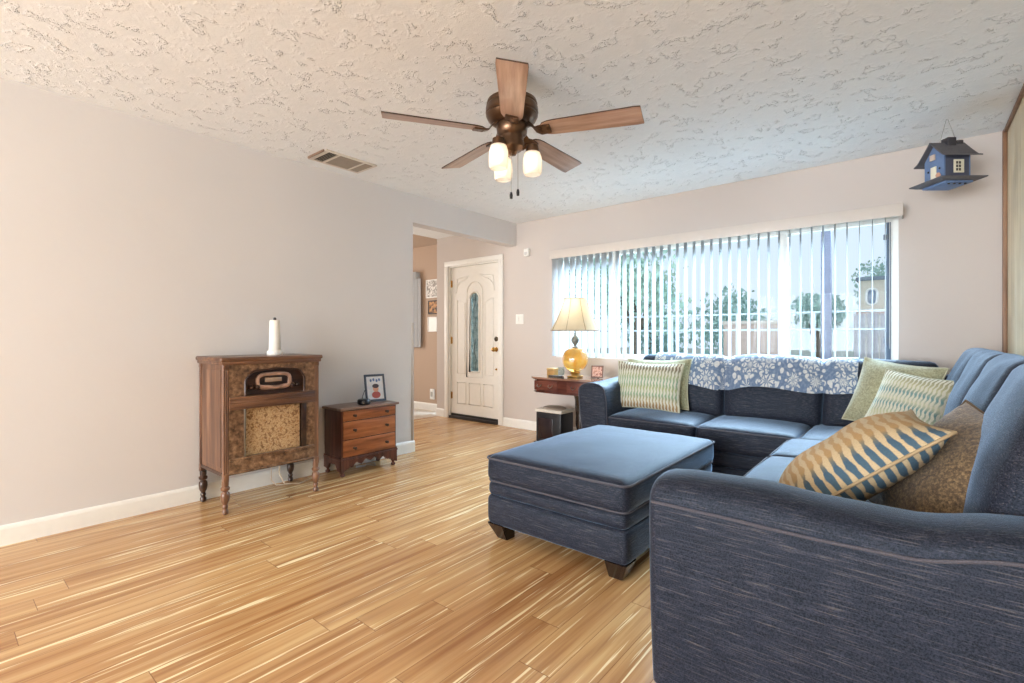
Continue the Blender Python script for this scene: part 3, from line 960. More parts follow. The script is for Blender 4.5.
# black smart speaker puck
pk = thing('smart_speaker', 'round black puck speaker with a cord on the small chest', 'speaker', (-3.47, 2.29, .537))
b = nb(); lathe(b, [(0, 0), (.046, 0), (.052, .007), (.052, .032), (.046, .041), (.036, .043), (0, .043)], (-3.47, 2.29, .537), 28); obj('speaker_body', b, M_BLACK, pk)
b = nb(); tube(b, [(-3.52, 2.30, .56), (-3.56, 2.34, .60), (-3.58, 2.37, .635), (-3.61, 2.42, .645), (-3.635, 2.47, .60), (-3.64, 2.5, .55)], .003, 6); obj('cord', b, M_BLACK, pk)
# photo frame
PFS = 1.16
pf = thing('photo_frame', 'blue grey framed portrait photograph leaning back on the small chest', 'photo frame', (-3.53, 2.45, .539), (0, R(-12), R(-10)))
b = nb()
for y0, y1, z0, z1 in ((-.078, -.064, 0, .2), (.064, .078, 0, .2), (-.078, .078, 0, .016), (-.078, .078, .184, .2)):
    box(b, -.006, .008, y0, y1, z0, z1, .002)
obj('frame', b, plain('slate_frame', (66, 76, 92), .4), pf, local=True)
def m_photo():
    m, nt, bb = new_mat('portrait_photo')
    f = ntex(nt, coords(nt), 22, 2)
    L(nt, ramp(nt, f, [(.35, S((206, 214, 226))), (.6, S((226, 226, 230)))]), bb.inputs['Base Color'])
    bb.inputs['Roughness'].default_value = .15
    return m
b = nb(); box(b, -.004, .001, -.066, .066, .014, .186); obj('photo_print', b, m_photo(), pf, local=True, smooth=False)
# small figures printed on the photograph
def disc(b, cy, cz, ry, rz, x, n=16):
    vs = [b.verts.new((x, cy + ry * math.cos(2 * PI * k / n), cz + rz * math.sin(2 * PI * k / n))) for k in range(n)]
    b.faces.new(vs)
b = nb(); disc(b, .004, .095, .022, .026, .0018); obj('printed_face', b, plain('print_skin', (216, 164, 140), .3), pf, local=True, smooth=False)
b = nb(); disc(b, .004, .048, .034, .026, .0016); obj('printed_shirt', b, plain('print_red', (176, 92, 88), .3), pf, local=True, smooth=False)
b = nb(); disc(b, .004, .113, .026, .016, .0020); obj('printed_hair', b, plain('print_hair', (66, 58, 66), .3), pf, local=True, smooth=False)
b = nb()
for yy, zz in ((-.03, .155), (-.008, .16), (.016, .152), (.036, .158)): disc(b, yy, zz, .008, .011, .0018)
obj('printed_lettering', b, plain('print_blue', (86, 112, 158), .3), pf, local=True, smooth=False)
b = nb(); prism(b, [(-.006, .13), (-.006, .12), (-.055, .012), (-.062, .014)], 'y', -.02, .02); obj('easel_back', b, M_BLACK, pf, local=True, smooth=False)
for c_ in pf.children: c_.data.transform(Matrix.Diagonal((1, PFS, PFS, 1)))
b = nb()
tube(b, [(-3.60, 2.30, .006), (-3.52, 2.36, .02), (-3.50, 2.42, .006), (-3.57, 2.46, .006), (-3.60, 2.40, .012), (-3.53, 2.34, .01), (-3.57, 2.28, .006)], .004, 6)
base_origin(tag(obj('power_cable', b, plain('grey_cable', (150, 144, 138), .6)), 'tangled grey cord on the floor under the small drawer chest', 'cable'))

# ------------------------------------------------------------------ side table with pedestal
tb = thing('side_table', 'dark mahogany pedestal side table with bowed drawer front beside the sofa', 'side table', (-2.6, 4.15, 0))
def bow(y_front, amp, x0, x1, yb, n=24, inset=0):
    pts = [(x1, yb), (x0, yb)]
    for k in range(n + 1):
        u = k / n
        e = min(1, min(u, 1 - u) / .07)
        pts.append((x0 + (x1 - x0) * u, y_front + .045 * (1 - e) - amp * math.sin(PI * u)))
    return pts
tx0, tx1 = -3.03, -2.24
b = nb(); prism(b, bow(3.945, .05, tx0 - .02, tx1 + .02, 4.43), 'z', .668, .685); obj('table_top', b, M_TABTOP, tb, smooth=False)
b = nb(); prism(b, bow(3.955, .05, tx0 - .008, tx1 + .008, 4.42), 'z', .658, .668); 
prism(b, bow(3.975, .045, tx0 + .01, tx1 - .01, 4.40), 'z', .535, .658)
prism(b, bow(3.965, .045, tx0, tx1, 4.41), 'z', .528, .538); obj('apron', b, M_TABLE, tb, smooth=False)
for xc in (-2.835, -2.42):
    b = nb()
    pts = []
    for k in range(9):
        x_ = xc - .15 + .3 * k / 8
        u = (x_ - tx0) / (tx1 - tx0)
        pts.append((x_, 3.968 - .045 * math.sin(PI * u)))
    prism(b, pts + [(p[0], p[1] + .02) for p in pts[::-1]], 'z', .552, .645)
    d = obj('drawer', b, wood('drawer_mahogany', (74, 34, 26), (108, 56, 44), (140, 82, 64), 'x', rough=.25, coat=.4), tb, smooth=False)
    for dx in (-.075, .075):
        x_ = xc + dx; u = (x_ - tx0) / (tx1 - tx0); y_ = 3.966 - .045 * math.sin(PI * u)
        b = nb(); tube(b, [(x_ - .025, y_ - .002, .61), (x_ - .018, y_ - .016, .592), (x_, y_ - .02, .584), (x_ + .018, y_ - .016, .592), (x_ + .025, y_ - .002, .61)], .0035, 6)
        obj('drawer_pull', b, M_STEEL, d)
b = nb()
for x_ in (-2.56,):
    lathe(b, [(.075, .02), (.08, .06), (.05, .09), (.042, .16), (.055, .22), (.05, .30), (.06, .38), (.062, .46), (.08, .528)], (x_ , 4.17, 0), 24)
obj('pedestal', b, M_BLACKWOOD, tb)
for a in (0, 75, 285):
    b = nb()
    ca, sa = math.cos(R(a)), math.sin(R(a))
    tube(b, [(-2.56 + ca * r_, 4.17 + sa * r_ * .85, z_) for r_, z_ in ((.05, .13), (.12, .12), (.19, .07), (.24, .03), (.27, .022))], [.03, .03, .025, .022, .022], 10)
    obj('foot', b, M_BLACKWOOD, tb)

# table lamp
lx, ly, lz = -2.598, 4.12, .686
lp = thing('table_lamp', 'table lamp with amber glass globe body and cream pleated shade', 'lamp', (lx, ly, lz))
b = nb(); box(b, lx - .058, lx + .058, ly - .058, ly + .058, lz, lz + .018, .006)
lathe(b, [(.045, .018), (.04, .03), (.05, .04), (.052, .05), (.04, .058), (.03, .06)], (lx, ly, lz), 24); obj('lamp_base', b, plain('gold_base', (176, 138, 74), .35, .7), lp)
def m_amber():
    m, nt, bb = new_mat('amber_glass')
    bb.inputs['Base Color'].default_value = S((244, 190, 78))
    bb.inputs['Transmission Weight'].default_value = .55
    bb.inputs['Roughness'].default_value = .12
    bb.inputs['Coat Weight'].default_value = .6
    f = ntex(nt, coords(nt), 12, 2)
    L(nt, ramp(nt, f, [(.3, S((238, 178, 62))), (.7, S((252, 212, 120)))]), bb.inputs['Base Color'])
    return m
b = nb(); n = 48
prof = [(.03, .055)] + [(.112 * math.sin(PI * (k / 20)) ** .85 + .014, .058 + .235 * (1 - math.cos(PI * k / 20)) / 2) for k in range(1, 20)] + [(.022, .297)]
lathe(b, prof, (lx, ly, lz), n)
cen = Vector((lx, ly, 0))
for v in b.verts:
    d = Vector((v.co.x - lx, v.co.y - ly)); a = math.atan2(d.y, d.x)
    s_ = 1 + .02 * math.cos(12 * a); v.co.x = lx + d.x * s_; v.co.y = ly + d.y * s_
obj('glass_globe', b, m_amber(), lp)
b = nb(); lathe(b, [(.008, .05), (.008, .30)], (lx, ly, lz), 10); obj('inner_rod', b, M_BRASS, lp)
b = nb(); lathe(b, [(.028, .292), (.030, .30), (.014, .306), (.013, .32), (.02, .33), (.036, .352), (.038, .372), (.030, .395), (.012, .412), (.010, .435), (.016, .44), (.008, .447), (.008, .60)], (lx, ly, lz), 24)
obj('neck', b, plain('grey_ceramic_neck', (132, 136, 132), .3, .3, var=.25), lp)
def shade_ring(zr, rx, ry, n=64):
    out = []
    for k in range(n):
        a = 2 * PI * k / n
        # cut-corner bell: eight soft panels
        f_ = 1 - .018 * abs(math.sin(4 * a))
        out.append((lx + rx * f_ * math.cos(a), ly + ry * f_ * math.sin(a), lz + zr))
    return out
b = nb(); rings = []
for k in range(9):
    u = k / 8
    r_ = .245 - .134 * u - .012 * math.sin(PI * u)
    rings.append([b.verts.new(p) for p in shade_ring(.465 + .315 * u, r_, r_)])
for p, q in zip(rings, rings[1:]):
    for k in range(64): b.faces.new((p[k], p[(k + 1) % 64], q[(k + 1) % 64], q[k]))
shade = obj('lamp_shade', b, M_SHADE, lp)
b = nb()
tube(b, shade_ring(.465, .246, .246), .0035, 6, True); tube(b, shade_ring(.78, .112, .112), .0035, 6, True)
for k in range(8):
    a = 2 * PI * k / 8 + .2
    pp = []
    for j in range(9):
        u = j / 8; r_ = (.247 - .134 * u - .012 * math.sin(PI * u)) * (1 - .018 * abs(math.sin(4 * a)))
        pp.append((lx + r_ * math.cos(a), ly + r_ * math.sin(a), lz + .465 + .315 * u))
    tube(b, pp, .0022, 5)
obj('shade_trim', b, plain('taupe_trim', (150, 128, 98), .7), shade)
b = nb(); tube(b, [(lx, ly, lz + .60), (lx, ly, lz + .81)], .003, 6); lathe(b, [(0, .80), (.008, .805), (.006, .82), (0, .83)], (lx, ly, lz), 10)
for k in range(3):
    a = 2 * PI * k / 3
    tube(b, [(lx, ly, lz + .777), (lx + .112 * math.cos(a), ly + .112 * math.sin(a), lz + .777)], .002, 5)
obj('harp', b, M_STEEL, lp)
b = nb(); lathe(b, [(0, .66), (.03, .64), (.034, .62), (.02, .585), (.014, .56), (0, .56)], (lx, ly, lz), 16); obj('bulb', b, emit('lamp_bulb', (1, .82, .55, 1), 2), lp)
point('table_lamp_light', (lx + .0, ly, lz + .69), 1.6, (1.0, .80, .52), .03)

# things on the table
bx2 = thing('trinket_box', 'small square golden wooden box left of the lamp', 'box', (-2.86, 4.10, .686))
b = nb(); box(b, -2.90, -2.815, 4.06, 4.14, .686, .745, .003); obj('box_body', b, plain('gold_wood', (178, 138, 80), .4, .2, var=.15), bx2)
b = nb(); box(b, -2.903, -2.812, 4.057, 4.143, .745, .768, .003); obj('lid', b, plain('gold_lid', (196, 160, 104), .35, .2, var=.15), bx2)
gm = thing('glass_mug', 'clear glass mug between the golden box and the lamp', 'mug', (-2.785, 4.2, .686))
b = nb(); lathe(b, [(0, .686), (.03, .686), (.034, .69), (.035, .775), (.032, .775), (.031, .696), (0, .695)], (-2.80, 4.17, 0), 24); obj('mug_body', b, glassy('mug_glass', (.86, .90, .90, 1)), gm)
b = nb(); tube(b, [(-2.768 + .022 * math.sin(PI * k / 8), 4.15, .705 + .055 * k / 8) for k in range(9)], .004, 6); obj('handle', b, glassy('mug_glass2', (.8, .85, .85, 1)), gm)
rc = thing('remote_control', 'black remote lying on the side table in front of the lamp', 'remote', (-2.76, 4.02, .687), (0, 0, R(18)))
b = nb(); box(b, -.075, .075, -.022, .022, 0, .016, .006, 3); obj('remote_body', b, M_BLACK, rc, local=True)
for k in range(5):
    b = nb(); box(b, -.05 + k * .022, -.038 + k * .022, -.01, .01, .015, .018, .001); obj('button', b, M_STEEL, rc, local=True)
nt_ = thing('floral_frame', 'little square frame with a rosy floral picture at the right of the lamp', 'picture frame', (-2.375, 4.16, .689), (R(-10), 0, R(14)))
b = nb()
for x0, x1, z0, z1 in ((-.06, -.048, 0, .12), (.048, .06, 0, .12), (-.06, .06, 0, .012), (-.06, .06, .108, .12)): box(b, x0, x1, -.006, .008, z0, z1, .002)
obj('frame', b, plain('brown_frame', (110, 76, 60), .4), nt_, local=True)
def m_floral():
    m, nt, bb = new_mat('rosy_floral_print')
    f = ntex(nt, coords(nt), 42, 3)
    L(nt, ramp(nt, f, [(.36, S((120, 70, 58))), (.48, S((196, 138, 118))), (.56, S((226, 186, 168))), (.68, S((150, 96, 76)))]), bb.inputs['Base Color'])
    return m
b = nb(); box(b, -.05, .05, -.003, .002, .01, .11); obj('picture', b, m_floral(), nt_, local=True, smooth=False)
b = nb(); prism(b, [(.006, .09), (.006, .08), (.05, -.006), (.055, -.004)], 'x', -.01, .01); obj('easel_back', b, M_BLACK, nt_, local=True, smooth=False)

# black bin with a pale lid under the table
bn = thing('air_purifier', 'black boxy floor appliance with a pale lid under the side table', 'appliance', (-3.0, 4.1, 0))
ax0, ax1, ay0_, ay1_ = -3.01, -2.70, 4.02, 4.25
b = nb(); box(b, ax0, ax1, ay0_, ay1_, .012, .318, .012, 3); obj('appliance_body', b, M_BLACK, bn)
b = nb(); box(b, ax0 + .03, ax1 - .10, ay0_ - .004, ay0_ + .004, .05, .26, .003); obj('front_panel', b, plain('smoked_panel', (44, 32, 34), .2), bn)
b = nb(); box(b, ax0 - .008, ax1 + .008, ay0_ - .008, ay1_ + .008, .318, .352, .008, 3); lid = obj('appliance_lid', b, plain('pale_lid', (214, 206, 194), .4), bn)
b = nb(); lathe(b, [(.13, .351), (.125, .362), (.09, .374), (.04, .378), (0, .378)], ((ax0 + ax1) / 2, (ay0_ + ay1_) / 2, 0), 28)
for v in b.verts: v.co.y = (ay0_ + ay1_) / 2 + (v.co.y - (ay0_ + ay1_) / 2) * .75
obj('domed_cover', b, plain('taupe_cover', (150, 134, 118), .4), lid)
b = nb(); box(b, ax0 - .02, ax1 + .01, ay0_ - .01, ay1_ + .01, 0, .012, .004); obj('base_plate', b, M_BLACK, bn)

# ------------------------------------------------------------------ ottoman
ot = thing('ottoman', 'large blue fabric ottoman with dark tapered wooden feet', 'ottoman', (-1.35, 2.53, 0))
ox0, ox1, oy0, oy1 = -1.79, -.955, 1.93, 3.14
b = nb(); rbox(b, ox0, ox1, oy0, oy1, .305, .455, .045, 22, puff=(.012, .012, .022), wr=.004)
obj('seat_cushion', b, M_DENIM, ot)
b = nb(); rbox(b, ox0 + .008, ox1 - .008, oy0 + .008, oy1 - .008, .232, .318, .035, 14, puff=(.008, .008, 0), wr=.003, seed=2); obj('middle_band', b, M_DENIM, ot)
b = nb(); rbox(b, ox0 + .004, ox1 - .004, oy0 + .004, oy1 - .004, .080, .245, .035, 14, puff=(.008, .008, 0), wr=.003, seed=4); obj('base_box', b, M_DENIM, ot)
b = nb(); tube(b, rrect(ox0 - .002, ox1 + .002, oy0 - .002, oy1 + .002, .437, .045), .0055, 6, True)
tube(b, rrect(ox0 + .006, ox1 - .006, oy0 + .006, oy1 - .006, .318, .045), .0045, 6, True)
obj('piping', b, M_PIPING, ot)
def foot(x, y, sx, sy, h=.1, par=None, top=.055, bot=.034):
    """tapered block foot: outer edges slope in towards the floor"""
    b = nb()
    T = [(x - top, y - top), (x + top, y - top), (x + top, y + top), (x - top, y + top)]
    ox, oy = -sx * (top - bot), -sy * (top - bot)
    B = [(x + ox - bot, y + oy - bot), (x + ox + bot, y + oy - bot), (x + ox + bot, y + oy + bot), (x + ox - bot, y + oy + bot)]
    vt_ = [b.verts.new((*p, h)) for p in T]; vb_ = [b.verts.new((*p, 0)) for p in B]
    b.faces.new(vt_); b.faces.new(vb_[::-1])
    for k in range(4): b.faces.new((vb_[k], vb_[(k + 1) % 4], vt_[(k + 1) % 4], vt_[k]))
    bmesh.ops.bevel(b, geom=b.edges[:], offset=.004, segments=2, affect='EDGES')
    return obj('foot', b, M_BLACKWOOD, par)
for x, sx in ((ox0 + .062, -1), (ox1 - .062, 1)):
    for y, sy in ((oy0 + .062, -1), (oy1 - .062, 1)):
        foot(x, y, sx, sy, .09, ot)

# ------------------------------------------------------------------ L-shaped sofa
so = thing('sectional_sofa', 'blue slub fabric L-shaped sectional sofa along the window and the right wall', 'sofa', (-.6, 3.2, 0))
SFY, SFX = 3.45, -.60        # seat fronts of the two wings
seats = []
# plinths
b = nb()
rbox(b, -1.90, SFX + .1, SFY + .03, 4.34, .19, .31, .03, 14, puff=(0, .006, 0), wr=.003)
rbox(b, -1.90, SFX + .1, SFY + .035, 4.34, .06, .20, .03, 14, puff=(0, .006, 0), wr=.003, seed=3)
obj('base_box', b, M_DENIM, so)
b = nb()
rbox(b, SFX + .03, .40, 1.46, 4.34, .19, .31, .03, 16, puff=(.006, 0, 0), wr=.003)
rbox(b, SFX + .035, .40, 1.46, 4.34, .06, .20, .03, 16, puff=(.006, 0, 0), wr=.003, seed=3)
obj('base_box', b, M_DENIM, so)
def seat(x0, x1, y0, y1, seed):
    b = nb(); rbox(b, x0, x1, y0, y1, .30, .468, .04, 16, puff=(.006, .006, .024), wr=.004, seed=seed)
    o = obj('seat_cushion', b, M_DENIM, so)
    b = nb(); tube(b, rrect(x0 - .001, x1 + .001, y0 - .001, y1 + .001, .450, .04), .0045, 6, True)
    obj('piping', b, M_PIPING, o)
seat(-1.885, -1.197, SFY, 4.1, 1)
seat(-1.193, -.56, SFY, 4.1, 2)
seat(-.556, .15, SFY - .03, 4.1, 3)
seat(SFX, .15, 2.872, SFY - .034, 4)
seat(SFX, .15, 2.232, 2.868, 5)
seat(SFX, .15, 1.60, 2.228, 6)
# frame backs
b = nb(); rbox(b, -1.90, .42, 4.17, 4.37, .25, .84, .05, 14, wr=.003); obj('back_frame', b, M_DENIM, so)
b = nb(); rbox(b, .25, .44, 1.42, 4.30, .25, .86, .05, 16, wr=.003); obj('back_frame', b, M_DENIM, so)
backs = []
def backc(kind, a0, a1, seed, hgt=.56, lean=20, pf=(0, .035, .02), thick=.24, base=None):
    """back cushion leaning on its frame; a0..a1 runs along x (window wing) or y (right wing)"""
    b = nb()
    w = a1 - a0
    rbox(b, -w / 2, w / 2, -thick / 2, thick / 2, 0, hgt, .055, 16, puff=(0, .03, .004), wr=.012, seed=seed)
    # slump: shoulders a touch lower than the middle, belly forward
    for v in b.verts:
        u = v.co.x / (w / 2); h_ = v.co.z / hgt
        v.co.z -= .006 * abs(u) ** 3 * max(0, h_)
        v.co.y -= .02 * math.sin(PI * min(1, max(0, h_))) 
    M = Matrix.Rotation(R(-lean), 4, 'X')
    if kind == 'x':
        M = Matrix.Translation(((a0 + a1) / 2, base, .43)) @ M
    else:
        M = Matrix.Translation((base, (a0 + a1) / 2, .43)) @ Matrix.Rotation(R(-90), 4, 'Z') @ M
    bmesh.ops.transform(b, matrix=M, verts=b.verts)
    bt = BVHTree.FromBMesh(b)
    backs.append(bt)
    return obj('back_cushion', b, M_DENIM, so)
for a0, a1, sd in ((-1.88, -1.165, 11), (-1.16, -.50, 12), (-.495, .12, 13)):
    backc('x', a0, a1, sd, hgt=.505, base=4.06, lean=18)
NX = len(backs)
for a0, a1, sd in ((3.46, 4.16, 21), (2.82, 3.50, 22), (2.18, 2.86, 23), (1.56, 2.22, 24)):
    backc('y', a0, a1, sd, hgt=.60, base=.175, lean=16, thick=.18)

# arms: swept section with a rolled top, leaning outwards
def sweep_arm(secs, name='arm'):
    """secs: list of closed rings (same count) -> skin"""
    b = nb()
    rings = [[b.verts.new(p) for p in s] for s in secs]
    m = len(rings[0])
    for p, q in zip(rings, rings[1:]):
        for k in range(m): b.faces.new((p[k], p[(k + 1) % m], q[(k + 1) % m], q[k]))
    b.faces.new(rings[0][::-1]); b.faces.new(rings[-1])
    bmesh.ops.recalc_face_normals(b, faces=b.faces[:])
    return obj(name, b, M_DENIM, so, angle=55)
def interp(tab, x):
    for (a, va), (c, vc) in zip(tab, tab[1:]):
        if x <= c:
            t = max(0, (x - a) / (c - a)); t = t * t * (3 - 2 * t)
            return va + (vc - va) * t
    return tab[-1][1]
crest_t = [(-.62, .672), (-.50, .684), (-.33, .688), (-.16, .676), (0, .672), (.17, .70), (.42, .76)]
seam_t = [(-.62, .606), (-.40, .606), (-.2, .604), (-.02, .608), (.17, .645), (.42, .70)]
def arm_section(x, shrink=0.0):
    zc, zs = interp(crest_t, x), interp(seam_t, x)
    oy, iy = 1.362, 1.585
    pts = []
    # outer face, bottom to seam
    for z in (.05, .16, .30, .44, .54):
        f_ = (z - .05) / .55
        pts.append((oy + .035 - .035 * f_ - .010 * math.sin(PI * f_), z))
    pts.append((oy, zs - .012)); pts.append((oy + .001, zs))
    # rolled top from seam over crest to inner side
    rad = (iy - oy) / 2
    for k in range(1, 13):
        a = PI - PI * k / 13
        ey = oy + rad + rad * math.copysign(abs(math.cos(a)) ** .85, math.cos(a))
        ez = zs + (zc - zs) * abs(math.sin(a)) ** .75
        pts.append((ey, ez))
    pts += [(iy + .002, zs - .02), (iy + .005, .5), (iy + .01, .3), (iy + .01, .05)]
    if shrink > 0:
        cy = (oy + iy) / 2 + .01
        out = []
        for y, z in pts:
            yy = y + (cy - y) * min(1, shrink / (.11))
            zz = z - shrink * max(0, (z - .3) / (zc - .3)) if z > .3 else z
            out.append((yy, zz))
        pts = out
    return [(x, y, z) for y, z in pts]
X0 = -.615
secs = []
for dx, sh in ((0, .032), (.003, .020), (.009, .011), (.018, .004), (.032, 0)):
    secs.append(arm_section(X0 + dx, sh))
x = X0 + .06
while x < .43:
    secs.append(arm_section(x)); x += .04
arm1 = sweep_arm(secs)
b = nb(); tube(b, [(x_, 1.3605, interp(seam_t, x_)) for x_ in [X0 + .02 + k * .03 for k in range(34)]], .0042, 6)
obj('piping', b, M_PIPING, arm1)
# left arm by the side table (runs along y)
secs = []
def larm(y, shrink=0.0, rise=0.0):
    pts = []
    xo, xi = -2.145, -1.89
    for z in (.05, .2, .35, .5, .62):
        f_ = (z - .05) / .57
        pts.append((xo + .075 * (1 - f_) ** 1.3, z))
    zs, zc = .64 + rise, .715 + rise
    rad = (xi - .01 - xo) / 2
    for k in range(0, 14):
        a = PI - PI * k / 13
        pts.append((xo + rad + rad * math.cos(a), zs + (zc - zs) * abs(math.sin(a)) ** .8))
    for z in (.58, .48, .35, .2, .05):
        pts.append((xi + .035 * (1 - (z - .05) / .58), z))
    if shrink:
        cx = (xo + xi) / 2 + .02
        pts = [(x_ + (cx - x_) * shrink / .12, z - shrink * max(0, (z - .3) / .4)) for x_, z in pts]
    return [(x_, y, z) for x_, z in pts]
for dy, sh in ((0, .018), (.004, .009), (.012, .002), (.02, 0)): secs.append(larm(3.44 + dy, sh))
for k in range(1, 22): secs.append(larm(3.46 + k * .042, 0, .05 * (k / 21) ** 2))
arm2 = sweep_arm(secs)
pp = [Vector(p) for p in larm(3.452, .003)]
b = nb(); tube(b, pp, .0042, 6); obj('piping', b, M_PIPING, arm2)
foot(-2.0, 3.53, -1, -1, .06, so); foot(-2.0, 4.28, -1, 1, .06, so); foot(-.53, 1.46, -1, -1, .06, so); foot(.36, 1.46, 1, -1, .06, so); foot(.36, 4.28, 1, 1, .06, so)

# ------------------------------------------------------------------ throw over the window wing's back
def m_throw():
    m, nt, bb = new_mat('floral_throw')
    tc = N(nt, 'ShaderNodeTexCoord')
    v = tc.outputs['UV']
    w = N(nt, 'ShaderNodeTexNoise'); w.inputs['Scale'].default_value = 14; w.inputs['Detail'].default_value = 2; L(nt, v, w.inputs['Vector'])
    a = mixc(nt, .045, v, w.outputs['Color'], 'ADD')
    vo = N(nt, 'ShaderNodeTexVoronoi', feature='F1'); vo.inputs['Scale'].default_value = 6.8; vo.inputs['Randomness'].default_value = .55; L(nt, a, vo.inputs['Vector'])
    vs_ = N(nt, 'ShaderNodeVectorMath', operation='SUBTRACT'); L(nt, a, vs_.inputs[0]); L(nt, vo.outputs['Position'], vs_.inputs[1])
    sp = N(nt, 'ShaderNodeSeparateXYZ'); L(nt, vs_.outputs[0], sp.inputs[0])
    th_ = math_(nt, 'ARCTAN2', sp.outputs['Y'], sp.outputs['X'])
    rr_ = math_(nt, 'MULTIPLY', vo.outputs['Distance'], 1.0)
    lob = math_(nt, 'COSINE', math_(nt, 'MULTIPLY', th_, 8.0))
    edge = math_(nt, 'ADD', .40, math_(nt, 'MULTIPLY', lob, .07))
    inside = math_(nt, 'LESS_THAN', rr_, edge)
    vein = math_(nt, 'LESS_THAN', math_(nt, 'SINE', math_(nt, 'ADD', math_(nt, 'MULTIPLY', rr_, 38.0), math_(nt, 'MULTIPLY', lob, 1.6))), .45)
    ray = math_(nt, 'LESS_THAN', math_(nt, 'ABSOLUTE', math_(nt, 'SINE', math_(nt, 'MULTIPLY', th_, 4.0))), .93)
    flower = math_(nt, 'MULTIPLY', math_(nt, 'MULTIPLY', inside, vein), ray)
    vo3 = N(nt, 'ShaderNodeTexVoronoi', feature='F1'); vo3.inputs['Scale'].default_value = 25; L(nt, a, vo3.inputs['Vector'])
    leaf = math_(nt, 'MULTIPLY', math_(nt, 'LESS_THAN', vo3.outputs['Distance'], .40), math_(nt, 'GREATER_THAN', rr_, .46))
    fl = math_(nt, 'MAXIMUM', flower, leaf)
    c = mixc(nt, fl, S((98, 118, 146)), S((204, 205, 202)))
    c = mixc(nt, math_(nt, 'MULTIPLY', ramp(nt, ntex(nt, v, 60, 2), [(.45, (0, 0, 0)), (.6, (1, 1, 1))]), .35), c, S((150, 164, 182)))
    L(nt, c, bb.inputs['Base Color'])
    bb.inputs['Roughness'].default_value = .9
    bb.inputs['Sheen Weight'].default_value = .25
    return m
b = nb()
uvl = b.loops.layers.uv.new('UV')
nx, grid = 72, []
tx0_, tx1_ = -1.74, -.295
frame_bt = None
def cast(o, d):
    best = None
    for bt in backs[:NX]:
        h = bt.ray_cast(Vector(o), Vector(d), 3)
        if h[0] is not None and (best is None or h[3] < best[1]): best = (h[0], h[3])
    return best[0] if best else None
NZ = 22
for i in range(nx + 1):
    u = i / nx
    x = tx0_ + (tx1_ - tx0_) * u
    zb_ = .775 + .018 * math.sin(x * 9) - .035 * math.exp(-((x + 1.16) / .13) ** 2)
    colv = []
    prof = []
    # fan of rays around the cushion's top, from the front hem over the crest to the back
    cyc, czc = 4.23, .74
    hits = []
    for k in range(NZ + 1):
        a = R(188 - k * 9.0)          # 188 deg faces the room, 0 faces the window
        d = Vector((0, math.cos(a), math.sin(a)))
        o = Vector((x, cyc, czc)) + d * .8
        h = cast(o, -d)
        rr = (Vector((0, h.y, h.z)) - Vector((0, cyc, czc))).length if h else (hits[-1] if hits else .2)
        hits.append(rr)
    hs = [sum(hits[max(0, k - 1):k + 2]) / len(hits[max(0, k - 1):k + 2]) for k in range(len(hits))]
    for k in range(NZ + 1):
        a = R(188 - k * 9.0)
        rr = max(hs[k], hits[k]) + .010 + .004 * noise.noise(Vector((x * 9, k * .5, 3)))
        prof.append(Vector((x, cyc + rr * math.cos(a), czc + rr * math.sin(a))))
    grid.append(prof)
# smooth neighbouring columns so the cloth bridges the joints between cushions
for it in range(2):
    g2 = []
    for i in range(nx + 1):
        row = []
        for k in range(NZ + 1):
            A, B_, C_ = grid[max(0, i - 1)][k], grid[i][k], grid[min(nx, i + 1)][k]
            s_ = (A + B_ + C_) / 3
            ctr = Vector((B_.x, 4.23, .74))
            ra = max((Vector((B_.x, s_.y, s_.z)) - ctr).length, (B_ - ctr).length)
            row.append(ctr + (B_ - ctr).normalized() * ra)
        g2.append(row)
    grid = g2
V = []
for i in range(nx + 1):
    row = []
    x = grid[i][0].x
    drop = .018 * math.sin(x * 9) + .03 * math.exp(-((x + 1.16) / .12) ** 2)
    for k in range(NZ + 1):
        p = grid[i][k].copy()
        if k == 0: p.z -= drop * .9
        if k == 1: p.z -= drop * .5
        row.append((b.verts.new(p), i / nx * (tx1_ - tx0_) , k * .028))
    V.append(row)
for i in range(nx):
    for k in range(NZ):
        q = (V[i][k], V[i + 1][k], V[i + 1][k + 1], V[i][k + 1])
        f = b.faces.new([t[0] for t in q])
        for lp_, t in zip(f.loops, q): lp_[uvl].uv = (t[1], t[2])
bmesh.ops.recalc_face_normals(b, faces=b.faces[:])
bmesh.ops.solidify(b, geom=b.faces[:], thickness=-.004)
th = obj('throw_blanket', b, m_throw())
tag(base_origin(th), 'blue and white floral throw draped along the sofa back under the window', 'throw')

